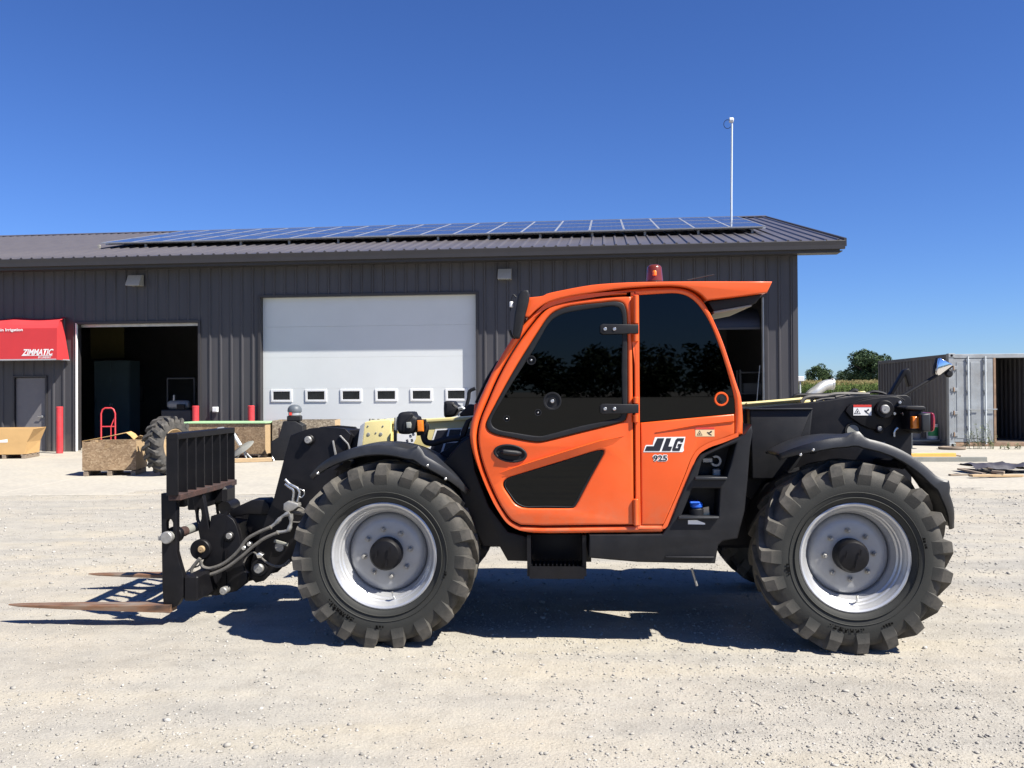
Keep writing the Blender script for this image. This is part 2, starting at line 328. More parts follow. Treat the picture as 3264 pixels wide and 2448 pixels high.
    # leaves
    for nm, c0, c1 in (('leaf_dark', (0.028, 0.055, 0.020), (0.075, 0.115, 0.042)), ('leaf_oak', (0.022, 0.046, 0.020), (0.060, 0.098, 0.038)), ('corn_leaf', (0.07, 0.125, 0.03), (0.17, 0.215, 0.065)), ('tassel', (0.20, 0.16, 0.06), (0.30, 0.25, 0.11)), ('weed_leaf', (0.09, 0.13, 0.05), (0.22, 0.24, 0.13))):
        m, n, l, b = nodes_of(nm)
        ge = n.new('ShaderNodeNewGeometry'); rp = ramp(n, [(0, c0), (1, c1)])
        l.new(ge.outputs['Random Per Island'], rp.inputs[0]); l.new(rp.outputs[0], b.inputs['Base Color']); b.inputs['Roughness'].default_value = 0.7; b.inputs['Specular IOR Level'].default_value = 0.25
make_materials()

# ------------------------------------------------------------------ mesh helpers
def mesh_of(name, verts, faces, smooth=None):
    me = bpy.data.meshes.new(name)
    me.from_pydata([tuple(v) for v in verts], [], faces)
    me.validate(); me.update()
    if smooth is not None:
        me.polygons.foreach_set('use_smooth', [True] * len(me.polygons))
        me.set_sharp_from_angle(angle=R(smooth))
    return me

def link(name, me, m, parent=None, loc=None, rotz=None):
    o = bpy.data.objects.new(name, me)
    COL.objects.link(o)
    if m and not me.materials: me.materials.append(MATS[m])
    if parent: o.parent = parent
    if loc is not None: o.location = loc
    if rotz is not None: o.rotation_euler = (0, 0, rotz)
    return o

def mk(name, verts, faces, m, parent=None, smooth=None, loc=None, rotz=None):
    return link(name, mesh_of(name, verts, faces, smooth), m, parent, loc, rotz)

def tag(o, label, cat, group=None, kind=None):
    if label: o['label'] = label
    if cat: o['category'] = cat
    if group: o['group'] = group
    if kind: o['kind'] = kind
    return o

def thing(name, loc, rotz, label, cat, group=None):
    o = bpy.data.objects.new(name, None); COL.objects.link(o)
    o.location = loc; o.rotation_euler = (0, 0, rotz); o.empty_display_size = 0.2
    return tag(o, label, cat, group)

def copy_tree(o, parent=None):
    c = o.copy(); COL.objects.link(c)
    if parent: c.parent = parent
    for ch in o.children: copy_tree(ch, c)
    return c

class MB:
    def __init__(s): s.v = []; s.f = []
    def add(s, vs, fs):
        k = len(s.v); s.v += [tuple(v) for v in vs]; s.f += [tuple(i + k for i in f) for f in fs]; return s
    def box(s, x0, x1, y0, y1, z0, z1, c=0.0):
        if c <= 0:
            s.add([(x0,y0,z0),(x1,y0,z0),(x1,y1,z0),(x0,y1,z0),(x0,y0,z1),(x1,y0,z1),(x1,y1,z1),(x0,y1,z1)],
                  [(0,3,2,1),(4,5,6,7),(0,1,5,4),(1,2,6,5),(2,3,7,6),(3,0,4,7)])
        else:
            # chamfered box
            lo = (x0, y0, z0); hi = (x1, y1, z1); vs = []; idx = {}
            for sx in (0, 1):
                for sy in (0, 1):
                    for sz in (0, 1):
                        sg = (sx, sy, sz)
                        for ax in range(3):
                            p = []
                            for a in range(3):
                                e = hi[a] if sg[a] else lo[a]
                                p.append(e if a == ax else (e - c if sg[a] else e + c))
                            idx[(sg, ax)] = len(vs); vs.append(tuple(p))
            fs = []
            for ax in range(3):
                a, b = [i for i in range(3) if i != ax]
                for sd_ in (0, 1):
                    q = []
                    for (p, r) in ((0,0),(1,0),(1,1),(0,1)):
                        sg = [0,0,0]; sg[ax] = sd_; sg[a] = p; sg[b] = r; q.append(idx[(tuple(sg), ax)])
                    fs.append(tuple(q))
            for ax in range(3):           # edge chamfers along axis ax
                a, b = [i for i in range(3) if i != ax]
                for p in (0, 1):
                    for r in (0, 1):
                        s0 = [0,0,0]; s0[a] = p; s0[b] = r; s1 = list(s0); s1[ax] = 1
                        fs.append((idx[(tuple(s0), a)], idx[(tuple(s1), a)], idx[(tuple(s1), b)], idx[(tuple(s0), b)]))
            for sg in [(i, j, k) for i in (0,1) for j in (0,1) for k in (0,1)]:
                fs.append(tuple(idx[(sg, ax)] for ax in range(3)))
            s.add(vs, fs)
        return s
    def tube(s, path, r, n=8, caps=True):
        P = [Vector(p) for p in path]
        rs = r if isinstance(r, (list, tuple)) else [r] * len(P)
        vs = []; fs = []; up = None
        for i, p in enumerate(P):
            t = (P[min(i + 1, len(P) - 1)] - P[max(i - 1, 0)]).normalized()
            if up is None: up = t.orthogonal().normalized()
            up = (up - t * up.dot(t)); up = up.normalized() if up.length > 1e-6 else t.orthogonal().normalized()
            w = t.cross(up)
            for k in range(n):
                a = 2 * math.pi * k / n
                vs.append(p + (up * math.cos(a) + w * math.sin(a)) * rs[i])
        for i in range(len(P) - 1):
            for k in range(n):
                k2 = (k + 1) % n
                fs.append((i*n+k, i*n+k2, (i+1)*n+k2, (i+1)*n+k))
        if caps: fs += [tuple(reversed(range(n))), tuple(range((len(P)-1)*n, len(P)*n))]
        return s.add(vs, fs)
    def lathe(s, prof, c, axis='y', n=32, a0=0.0, a1=2*math.pi):
        """prof: (r, d) pairs, d along the axis from c"""
        full = abs(a1 - a0 - 2 * math.pi) < 1e-6
        m_ = n if full else n + 1
        vs = []; fs = []
        for (r_, d) in prof:
            for k in range(m_):
                a = a0 + (a1 - a0) * k / n
                x, z = r_ * math.cos(a), r_ * math.sin(a)
                p = {'y': (x, d, z), 'z': (x, z, d), 'x': (d, x, z)}[axis]
                vs.append((c[0] + p[0], c[1] + p[1], c[2] + p[2]))
        for i in range(len(prof) - 1):
            for k in range(n):
                k2 = (k + 1) % m_
                fs.append((i*m_+k, i*m_+k2, (i+1)*m_+k2, (i+1)*m_+k))
        return s.add(vs, fs)
    def cyl(s, c, r, d0, d1, axis='y', n=20, ch=0.0):
        if ch: pr = [(0, d0), (r - ch, d0), (r, d0 + ch), (r, d1 - ch), (r - ch, d1), (0, d1)]
        else: pr = [(0, d0), (r, d0), (r, d1), (0, d1)]
        return s.lathe([(max(a, 1e-5), b) for a, b in pr], c, axis, n)
    def prism(s, poly, d0, d1, holes=(), b=0.0, fr=lambda x, y, d: (x, d, y)):
        """poly (and holes) in a plane, extruded from d0 (rounded front) to d1"""
        def ccw(p):
            a = sum(p[i][0]*p[(i+1)%len(p)][1]-p[(i+1)%len(p)][0]*p[i][1] for i in range(len(p)))
            return list(p) if a > 0 else list(reversed(p))
        def inset(p, w):
            out = []
            for i in range(len(p)):
                a, c, e = Vector(p[i-1]), Vector(p[i]), Vector(p[(i+1) % len(p)])
                t1, t2 = (c - a).normalized(), (e - c).normalized()
                n1, n2 = Vector((-t1.y, t1.x)), Vector((-t2.y, t2.x))
                nn = n1 + n2
                if nn.length < 1e-6: nn = n1
                nn.normalize()
                k = w / max(0.45, nn.dot(n1))
                out.append((c.x + nn.x * k, c.y + nn.y * k))
            return out
        loops = [ccw(poly)] + [list(reversed(ccw(h))) for h in holes]
        sg = 1 if d1 > d0 else -1
        steps = [(0, 0)] if b <= 0 else [(b * (1 - math.sin(t)), b * (1 - math.cos(t))) for t in (0, R(30), R(60), R(90))]
        vs = []; fs = []; fronts = []; backs = []
        for lp in loops:
            rings = []
            for (ins, dep) in steps:
                q = inset(lp, ins) if ins > 0 else lp
                k = len(vs); vs += [fr(x, y, d0 + sg * dep) for x, y in q]; rings.append((k, q))
            k = len(vs); vs += [fr(x, y, d1) for x, y in lp]; rings.append((k, lp))
            N = len(lp)
            for (ka, _), (kb, _) in zip(rings, rings[1:]):
                for i in range(N):
                    j = (i + 1) % N; fs.append((ka + i, ka + j, kb + j, kb + i))
            fronts.append(rings[0]); backs.append(rings[-1])
        if len(loops) == 1:
            k, q = fronts[0]; N = len(q); fs.append(tuple(range(k, k + N)))
            k, q = backs[0]; fs.append(tuple(reversed(range(k, k + N))))
        else:
            for rs, rev in ((fronts, False), (backs, True)):
                pl = [[Vector((x, y, 0)) for x, y in q] for _, q in rs]
                ix = [k + i for k, q in rs for i in range(len(q))]
                for t in tessellate_polygon(pl):
                    t = tuple(ix[i] for i in t); fs.append(tuple(reversed(t)) if rev else t)
        return s.add(vs, fs)
    def strip(s, prof, y0, y1, th=0.0):
        """open profile in x,z swept along y; th gives it thickness (inwards)"""
        N = len(prof); vs = [(x, y0, z) for x, z in prof] + [(x, y1, z) for x, z in prof]
        fs = [(i, i+1, N+i+1, N+i) for i in range(N-1)]
        return s.add(vs, fs)
    def build(s, name, m, parent=None, smooth=35, loc=None, rotz=None):
        me = mesh_of(name, s.v, s.f)
        bm = bmesh.new(); bm.from_mesh(me)
        bmesh.ops.remove_doubles(bm, verts=bm.verts, dist=1e-5)
        bmesh.ops.recalc_face_normals(bm, faces=bm.faces)
        bm.to_mesh(me); bm.free()
        if smooth is not None:
            me.polygons.foreach_set('use_smooth', [True] * len(me.polygons)); me.set_sharp_from_angle(angle=R(smooth))
        return link(name, me, m, parent, loc, rotz)

def cr(pts, n=4, closed=True):
    """smooth curve through pts (tangents weighted by distance, so it does not overshoot); a point given twice is a corner"""
    Q = []; corner = []
    for p in pts:
        if Q and sum((a-b)**2 for a, b in zip(p, Q[-1])) < 1e-12: corner[-1] = True
        else: Q.append(tuple(p)); corner.append(False)
    if closed and len(Q) > 1 and sum((a-b)**2 for a, b in zip(Q[0], Q[-1])) < 1e-12: Q.pop(); corner[0] = True; corner.pop()
    N = len(Q); V_ = [Vector(q) for q in Q]
    def tan(i, side):
        a, b = V_[i-1] if (closed or i > 0) else None, V_[(i+1) % N] if (closed or i < N-1) else None
        c = V_[i]
        if corner[i] or a is None or b is None:
            return (b-c).normalized() if side > 0 and b is not None else (c-a).normalized() if a is not None else (b-c).normalized()
        d0, d1 = (c-a).length, (b-c).length
        return ((c-a)/d0*d1 + (b-c)/d1*d0)/(d0+d1)
    out = []
    for i in (range(N) if closed else range(N-1)):
        j = (i+1) % N; p0, p1 = V_[i], V_[j]; L_ = (p1-p0).length
        la = (p0-V_[i-1]).length if (closed or i > 0) and not corner[i] else L_
        lb = (V_[(j+1) % N]-p1).length if (closed or j < N-1) and not corner[j] else L_
        t0, t1 = tan(i, 1)*min(L_, 1.2*la), tan(j, -1)*min(L_, 1.2*lb)
        for k in range(n):
            t = k/n
            out.append(tuple(p0*(2*t**3-3*t*t+1) + t0*(t**3-2*t*t+t) + p1*(-2*t**3+3*t*t) + t1*(t**3-t*t)))
    if not closed: out.append(Q[-1])
    return out

def text_mesh(body, size, shear=0.0, offset=0.0, ext=0.0, spacing=1.0, align='LEFT'):
    cu = bpy.data.curves.new('lettering', 'FONT'); cu.body = body; cu.size = size; cu.shear = shear; cu.offset = offset; cu.extrude = ext
    cu.space_character = spacing; cu.align_x = align; cu.resolution_u = 3
    ob = bpy.data.objects.new('lettering', cu); COL.objects.link(ob)
    dg = bpy.context.evaluated_depsgraph_get()
    me = bpy.data.meshes.new_from_object(ob.evaluated_get(dg))
    bpy.data.objects.remove(ob); bpy.data.curves.remove(cu)
    me.materials.clear()
    return me

def lettering(name, body, m, parent, x0, x1, z0, z1, y, shear=0.0, offset=0.0, ext=0.001):
    """flat writing on a face that looks along -y; fitted to x0..x1, z0..z1"""
    me = text_mesh(body, 1.0, shear, offset, 0.0)
    co = np.empty(len(me.vertices)*3); me.vertices.foreach_get('co', co); co = co.reshape(-1,3)
    lo, hi = co.min(0), co.max(0)
    X = x0 + (co[:,0]-lo[0])/(hi[0]-lo[0])*(x1-x0); Z = z0 + (co[:,1]-lo[1])/(hi[1]-lo[1])*(z1-z0)
    n2 = np.stack([X, np.full_like(X, y), Z], 1)
    me.vertices.foreach_set('co', n2.ravel()); me.update()
    return link(name, me, m, parent)
# ================================================================== ground
def vnoise(x, y, s, seed):
    r = np.random.default_rng(seed); T = r.random((256, 256))
    X, Y = x * s, y * s
    i, j = np.floor(X).astype(int), np.floor(Y).astype(int)
    fx, fy = X - i, Y - j
    fx = fx*fx*(3-2*fx); fy = fy*fy*(3-2*fy)
    g = lambda a, b: T[a % 256, b % 256]
    return (g(i,j)*(1-fx)+g(i+1,j)*fx)*(1-fy)+(g(i,j+1)*(1-fx)+g(i+1,j+1)*fx)*fy

def gz(x, y):
    """height of the gravel yard"""
    x = np.asarray(x, float); y = np.asarray(y, float)
    h = 0.030*(vnoise(x,y,0.45,1)-0.5) + 0.016*(vnoise(x,y,1.9,2)-0.5) + 0.010*(vnoise(x,y,6.5,3)-0.5) + 0.006*(vnoise(x,y,16,4)-0.5)
    fade = np.clip((13.6 - y)/1.2, 0, 1)*np.clip((y+2)/2, 0, 1)*np.clip((14-np.abs(x))/2, 0, 1)
    spill = np.where((y > 13.3) & (y < 16.5), np.clip(0.05*(vnoise(x,y,0.55,51)*0.6+vnoise(x,y,2.3,52)*0.3+vnoise(x,y,8,53)*0.1-0.30-(y-14.05)*0.42), -0.03, 0.014)+0.012*(vnoise(x,y,5,54)-0.5), 0)
    spill = spill*np.clip((y-13.3)/0.6, 0, 1)*np.clip((15.5-np.abs(x))/2, 0, 1)
    return h*fade - 0.004 + spill + np.where((y > 13.9) & (y < 16.5), 0.012, 0)*np.clip((y-13.9)/0.4, 0, 1)*np.clip((15.5-np.abs(x))/2, 0, 1)

def make_ground():
    xs = np.concatenate([[-4000,-1500,-600,-250,-100,-50,-30,-20,-15,-14,-13], np.arange(-12,12.01,0.07), [13,14,15,20,30,50,100,250,600,1500,4000]])
    ys = np.concatenate([[-4000,-1200,-400,-150,-60,-25,-10,-3], np.arange(0,2.4,0.3), np.arange(2.5,9,0.05), np.arange(9,13.2,0.1), np.arange(13.2,16.2,0.06), [17,20,30,50,80,120,250,600,1500,4000]])
    X, Y = np.meshgrid(xs, ys); Z = gz(X, Y)
    nx, ny = len(xs), len(ys)
    V = np.stack([X.ravel(), Y.ravel(), Z.ravel()], 1)
    i = np.arange(nx-1)[None,:] + nx*np.arange(ny-1)[:,None]
    F = np.stack([i, i+1, i+1+nx, i+nx], -1).reshape(-1, 4)
    me = bpy.data.meshes.new('ground')
    me.from_pydata(V.tolist(), [], F.tolist()); me.update()
    me.polygons.foreach_set('use_smooth', [True]*len(me.polygons))
    o = link('ground', me, 'gravel_ground'); tag(o, 'pale beige packed gravel yard', 'gravel', kind='structure')

def make_stones():
    t = (1+5**0.5)/2
    iv = np.array([(-1,t,0),(1,t,0),(-1,-t,0),(1,-t,0),(0,-1,t),(0,1,t),(0,-1,-t),(0,1,-t),(t,0,-1),(t,0,1),(-t,0,-1),(-t,0,1)]); iv /= np.linalg.norm(iv[0])
    ifc = np.array([(0,11,5),(0,5,1),(0,1,7),(0,7,10),(0,10,11),(1,5,9),(5,11,4),(11,10,2),(10,7,6),(7,1,8),(3,9,4),(3,4,2),(3,2,6),(3,6,8),(3,8,9),(4,9,5),(2,4,11),(6,2,10),(8,6,7),(9,8,1)])
    N = 52000
    u = RNG.random(N*3)
    y = 3.3 + (u**1.7)*11.9
    x = (RNG.random(N*3)*2-1)*(0.62*y+0.7)
    dens = 0.25 + 0.75*np.clip((vnoise(x,y,0.8,11)*0.6+vnoise(x,y,3.0,12)*0.5-0.32)*2.4, 0, 1)
    keep = RNG.random(N*3) < dens
    x, y = x[keep][:N], y[keep][:N]; n = len(x)
    size = np.exp(RNG.normal(math.log(0.0038), 0.47, n)); size = np.clip(size, 0.0024, 0.016)
    size *= np.clip(y/6.5, 1, 1.45)
    rough = np.clip(vnoise(x,y,0.55,41)*2.2-1.05, 0, 1)*np.clip((6.2-y)/2, 0, 1)
    size *= 1+0.5*rough*RNG.random(n)
    big = RNG.random(n) < 0.003+0.012*rough; size[big] *= 2.0
    S = np.stack([size*RNG.uniform(0.8,1.5,n), size*RNG.uniform(0.7,1.2,n), size*RNG.uniform(0.45,0.8,n)], 1)
    ang = RNG.uniform(0, 6.28, n)
    V = iv[None]*(1+RNG.uniform(-0.28,0.28,(n,12,1)))*S[:,None,:]
    c, s_ = np.cos(ang)[:,None], np.sin(ang)[:,None]
    Vx = V[...,0]*c - V[...,1]*s_; Vy = V[...,0]*s_ + V[...,1]*c
    Z = V[...,2] + (gz(x,y) + S[:,2]*0.35)[:,None]
    P = np.stack([Vx + x[:,None], Vy + y[:,None], Z], -1).reshape(-1,3)
    F = (ifc[None] + (np.arange(n)*12)[:,None,None]).reshape(-1,3)
    me = bpy.data.meshes.new('loose_gravel')
    me.vertices.add(len(P)); me.vertices.foreach_set('co', P.ravel())
    me.loops.add(F.size); me.loops.foreach_set('vertex_index', F.ravel().astype(np.int32))
    me.polygons.add(len(F)); me.polygons.foreach_set('loop_start', np.arange(0,F.size,3,dtype=np.int32)); me.polygons.foreach_set('loop_total', np.full(len(F),3,dtype=np.int32))
    me.update(); me.validate()
    o = link('loose_gravel', me, 'stone'); tag(o, 'loose limestone gravel scattered over the yard', 'gravel', kind='stuff')

make_ground()
make_stones()

# concrete apron of slabs in front of the building
ap = bpy.data.objects.new('concrete_apron', None); COL.objects.link(ap)
tag(ap, 'pale concrete apron in front of the dark workshop', 'concrete', kind='structure')
sw, sl = 4.6, 4.3
slab_me = None
for i in range(-5, 5):
    for j in range(0, 3):
        if slab_me is None:
            mb = MB(); mb.box(0, sw-0.014, 0, sl-0.014, -0.12, 0.016, 0.006)
            so = mb.build('slab', 'concrete', ap, None); slab_me = so.data
        else:
            so = link('slab', slab_me, None, ap)
        so.location = (i*sw + 0.9, 14.05 + j*sl, 0.0)

# ================================================================== workshop building
TH = -R(6.0)
B = Frame(23.35*math.sin(R(6.0)), 23.35*math.cos(R(6.0)), TH)
bld = thing('workshop_building', B.o, TH, 'long dark charcoal metal workshop with open doors and shallow metal roof', 'building')
TC = B.hit(2542, 1000, 0)[0]           # right corner
TL = -24.0
WTOP = 5.06
def op(px0, px1, pyt, pxt):
    return (B.hit(px0, 1200, 0)[0], B.hit(px1, 1200, 0)[0], B.hit(pxt, pyt, 0)[1])
LD = op(247, 633, 1031, 440)
WD = op(832, 1518, 943, 1170)
RD = op(1838, 2437, 950, 2300)
ED = op(48, 146, 1203, 100)
OPEN = [LD, WD, RD, ED]
RH = 0.034
def ribprof(ta, tb, h=RH, bw=0.040, tw=0.016):
    pts = [(ta, 0.0)]
    k0 = int(math.floor((TC - tb)/0.3048)) - 1
    ks = range(int(math.ceil((TC-ta)/0.3048))+1, k0-1, -1)
    for k in ks:
        c = TC - 0.1524 - k*0.3048
        for dx, y in ((-bw,0.0),(-tw,-h),(tw,-h),(bw,0.0)):
            if ta + 1e-4 < c+dx < tb - 1e-4: pts.append((c+dx, y))
    pts.append((tb, 0.0)); return pts
def siding(ta, tb, z0, z1):
    pr = ribprof(ta, tb); N = len(pr)
    vs = [(t, y, z0) for t, y in pr] + [(t, y, z1) for t, y in pr]
    mk('siding_panel', vs, [(i, i+1, N+i+1, N+i) for i in range(N-1)], 'siding', bld)
edges = sorted(set([TC - k*0.9144 for k in range(0, 32)] + [e for o_ in OPEN for e in o_[:2]]), reverse=True)
edges = [e for e in edges if e > TL] + [TL]
for hi_, lo_ in zip(edges, edges[1:]):
    if hi_ - lo_ < 0.02: continue
    mid = 0.5*(hi_+lo_); z0 = 0.03
    for o_ in OPEN:
        if o_[0] - 1e-6 < mid < o_[1] + 1e-6: z0 = o_[2]
    siding(lo_, hi_, z0, WTOP)
# framing behind the sheet metal, closing the building
mb = MB()
solid = [(TL, ED[0]), (ED[1], LD[0]), (LD[1], WD[0]), (WD[1], RD[0]), (RD[1], TC)]
for a, b_ in solid: mb.box(a+0.002, b_-0.002, 0.006, 0.18, 0.0, 5.25)
for o_ in OPEN: mb.box(o_[0]-0.002, o_[1]+0.002, 0.006, 0.18, o_[2]+0.002, 5.25)
mb.build('front_wall_frame', 'trim', bld, None)
D2 = 20.3
mb = MB(); mb.prism([(0.19, 0), (D2, 0), (D2, 5.0), (10.1, 7.75), (0.19, 5.25)], TC-0.18, TC-0.002, fr=lambda x, y, d: (d, x, y)); mb.build('gable_wall', 'siding', bld, None)
mb = MB(); mb.prism([(0.19, 0), (D2, 0), (D2, 5.0), (10.1, 7.75), (0.19, 5.25)], TL, TL+0.18, fr=lambda x, y, d: (d, x, y)); mb.build('gable_wall', 'siding', bld, None)
mb = MB(); mb.box(TL, TC, 12.0, 12.2, 0, 7.0); mb.build('inner_wall', 'interior', bld, None)
mb = MB(); mb.box(TL+0.2, TC-0.2, 0.02, 12.0, -0.1, 0.045); mb.build('floor_slab', 'concrete', bld, None)
for tx in (0.5*(LD[1]+WD[0]), 0.5*(WD[1]+RD[0])):
    mb = MB(); mb.box(tx-0.08, tx+0.08, 0.2, 11.9, 0.05, 5.0); mb.build('partition_wall', 'interior', bld, None)
# corner post and door trims
mb = MB(); mb.box(TC-0.13, TC+0.004, -0.046, 0.0, 0.03, WTOP-0.004, 0.006); mb.build('corner_trim', 'siding', bld, None)
def trims(o_, w=0.07, col='trim', sides='lrt', inner='trim'):
    if 'l' in sides: mb = MB(); mb.box(o_[0]-w, o_[0]+0.001, -0.044, 0.006, 0.03, o_[2], 0.004); mb.build('jamb_trim', col, bld, None)
    if 'r' in sides: mb = MB(); mb.box(o_[1]-0.001, o_[1]+w, -0.044, 0.006, 0.03, o_[2], 0.004); mb.build('jamb_trim', col, bld, None)
    mb = MB(); mb.box(o_[0]-w, o_[1]+w, -0.048, 0.006, o_[2]+0.002, o_[2]+w, 0.004); mb.build('head_trim', col, bld, None)
trims(LD, 0.07, 'trim', 'r'); trims(WD); trims(RD); trims(ED, 0.05)
mb = MB(); mb.box(LD[0]-0.035, LD[0]+0.001, -0.05, 0.02, 0.02, LD[2]+0.03, 0.005); mb.build('jamb_trim', 'jamb_white', bld, None)
mb = MB(); mb.box(LD[0], LD[1], 0.19, 0.24, LD[2]-0.07, LD[2]+0.05); mb.build('head_seal', 'galv', bld, None)
mb = MB(); mb.box(RD[1]-0.03, RD[1], 0.0, 0.20, 0.03, RD[2]); mb.build('jamb_trim', 'galv', bld, None)
# soffit, fascia, gutter
GE = 5.93
mb = MB(); mb.box(TL, GE-0.03, -0.56, -0.001, WTOP, WTOP+0.02); mb.build('soffit', 'trim', bld, None)
mb = MB(); mb.box(TL, GE-0.10, -0.585, -0.56, WTOP-0.03, 5.27); mb.build('fascia', 'trim', bld, None)
gp = [(-0.585, 5.12), (-0.66, 5.12), (-0.69, 5.17), (-0.70, 5.25), (-0.715, 5.29), (-0.715, 5.31), (-0.695, 5.31), (-0.68, 5.25), (-0.66, 5.15), (-0.60, 5.15), (-0.60, 5.28), (-0.585, 5.28)]
gp = [(-0.5855, 5.105), (-0.70, 5.105), (-0.705, 5.20), (-0.72, 5.30), (-0.715, 5.31), (-0.70, 5.305), (-0.69, 5.20), (-0.685, 5.13), (-0.5855, 5.13)]
mb = MB(); mb.prism(gp, TL, GE, fr=lambda x, y, d: (d, x, y)); mb.build('gutter', 'trim', bld, None)
# roof of ribbed panels
SL = 0.248
EY, EZ = -0.66, 5.325
RY = 10.12
def roof_panel_mesh(w=0.9144):
    pr = [(0, 0)]
    for k in range(3):
        c = 0.1524 + k*0.3048
        pr += [(c-0.045, 0), (c-0.018, 0.036), (c+0.018, 0.036), (c+0.045, 0)]
    pr.append((w, 0)); N = len(pr); L_ = RY-EY
    vs = [(x, 0, z) for x, z in pr] + [(x, L_, z + L_*SL) for x, z in pr] + [(x, 0, z-0.025) for x, z in pr]
    fs = [(i, i+1, N+i+1, N+i) for i in range(N-1)] + [(2*N+i, 2*N+i+1, i+1, i) for i in range(N-1)]
    return mesh_of('roof_panel', vs, fs)
rpm = roof_panel_mesh()
k = 0
while GE - (k+1)*0.9144 > TL - 0.5:
    o = link('roof_panel', rpm, 'roofing', bld); o.location = (GE-(k+1)*0.9144, EY, EZ); k += 1
RZ = EZ + (RY-EY)*SL
mk('rear_roof', [(TL-0.5, RY, RZ), (GE, RY, RZ), (GE, 2*RY-EY, EZ), (TL-0.5, 2*RY-EY, EZ)], [(0, 1, 2, 3)], 'roofing', bld)
mk('ridge_cap', [(TL-0.5, RY-0.2, RZ+0.0), (GE+0.01, RY-0.2, RZ+0.0), (GE+0.01, RY, RZ+0.07), (TL-0.5, RY, RZ+0.07), (GE+0.01, RY+0.2, RZ), (TL-0.5, RY+0.2, RZ)], [(0,1,2,3),(3,2,4,5)], 'roofing', bld)
mb = MB(); mb.prism([(EY-0.02, EZ-0.16), (RY, RZ-0.16), (RY, RZ+0.045), (EY-0.02, EZ+0.045)], GE-0.02, GE+0.04, fr=lambda x, y, d: (d, x, y)); mb.build('rake_trim', 'trim', bld, None)
mb = MB(); mb.prism([(-0.55, WTOP+0.05), (RY, RZ-0.25), (RY, RZ-0.2), (-0.55, WTOP+0.12)], TC, GE-0.03, fr=lambda x, y, d: (d, x, y)); mb.build('rake_soffit', 'trim', bld, None)
# white sectional door, recessed 0.15 m
gd = None
nsec = 5; hz = WD[2]/nsec
mb = MB(); mb.box(WD[0]+0.002, WD[1]-0.002, 0.155, 0.19, 0.04, WD[2]+0.1); gd = mb.build('garage_door', 'door_white', bld, None)
for i in range(nsec):
    mb = MB(); mb.box(WD[0]+0.004, WD[1]-0.004, 0.140, 0.154, 0.045+i*hz, 0.045+(i+1)*hz-0.003, 0.0015); mb.build('door_section', 'door_white', gd, None)
for (x0, x1) in ((864,932),(973,1042),(1085,1154),(1196,1267),(1308,1379),(1420,1489)):
    xm = 0.5*(x0+x1); yt, yb = 1241.5-(xm-900)*0.0055, 1281.2-(xm-900)*0.0068
    a, zt = B.hit(x0, yt, 0.14); b_, zb = B.hit(x1, yb, 0.14)
    fo = [(a, zb), (b_, zb), (b_, zt), (a, zt)]; w = 0.065
    mb = MB(); mb.prism(fo, 0.115, 0.139, holes=[[(a+w, zb+w*0.9), (b_-w, zb+w*0.9), (b_-w, zt-w*0.9), (a+w, zt-w*0.9)]], b=0.006)
    mb.build('window_frame', 'frame_white', gd, 30)
    mb = MB(); mb.box(a+w, b_-w, 0.129, 0.1385, zb+w*0.9, zt-w*0.9); mb.build('window_pane', 'dark_glass', gd, None)
# entry door
mb = MB(); mb.box(ED[0]+0.01, ED[1]-0.01, 0.03, 0.075, 0.05, ED[2]-0.01, 0.004); ed = mb.build('entry_door', 'entry_paint', bld, None)
hx = ED[1]-0.10
mb = MB(); mb.cyl((hx, 0, 1.0), 0.03, -0.01, 0.03); mb.tube([(hx, -0.03, 1.0), (hx-0.13, -0.03, 1.0)], 0.011); mb.tube([(hx, -0.03, 1.0), (hx, 0.0, 1.0)], 0.012); mb.build('door_handle', 'chrome', ed)
# a raised sectional door of the right hand bay, its lower panels hanging in the curve of the track
pts = []
for i in range(9):
    a = R(90)*i/8
    pts.append((0.30 + 0.75*(1-math.cos(a)), RD[2]-0.75+0.55*math.sin(a)))
mb = MB()
for (p, q) in zip(pts, pts[1:]): mb.add([(RD[0]+0.05, p[0], p[1]), (RD[1]-0.05, p[0], p[1]), (RD[1]-0.05, q[0], q[1]), (RD[0]+0.05, q[0], q[1])], [(0,1,2,3)])
mb.box(RD[0]+0.05, RD[1]-0.05, 0.27, 0.32, RD[2]-0.80, RD[2]-0.745)
mb.build('raised_door', 'trim', bld)  # white door coloured dark, painting in the shade inside the bay

# ------------------------------------------------ things on the building
A4 = RY-EY
sol = thing('solar_array', B.o, TH, 'long array of blue solar panels in three rows on the workshop roof', 'solar panels')
cs = 1/math.sqrt(1+SL*SL)
def roofpt(t, w, h):
    return (t - h*0, EY + w - h*SL*cs, EZ + w*SL + h*cs)
pw, pl = 0.985, 1.80
T1 = GE - 1.42; W0 = 2.78
pan = None
rot = math.atan(SL)
mbp = MB(); mbp.box(0.014, pw-0.014, 0.014, pl-0.014, 0.012, 0.030)
mbf = MB(); mbf.prism([(0,0),(pw-0.008,0),(pw-0.008,pl-0.008),(0,pl-0.008)], 0.036, 0.0, holes=[[(0.022,0.022),(pw-0.03,0.022),(pw-0.03,pl-0.03),(0.022,pl-0.03)]], fr=lambda x, y, d: (x, y, d))
for c in range(20):
    for r_ in range(3):
        if pan is None:
            p = mbp.build('solar_panel', 'solar_cells', sol, None); f = mbf.build('frame', 'pv_frame', p, None); pan, fme = p.data, f.data
        else:
            p = link('solar_panel', pan, None, sol); f = link('frame', fme, None, p)
        p.location = roofpt(T1-(c+1)*pw, W0 + r_*(pl+0.015)*cs, 0.17); p.rotation_euler = (rot, 0, 0)
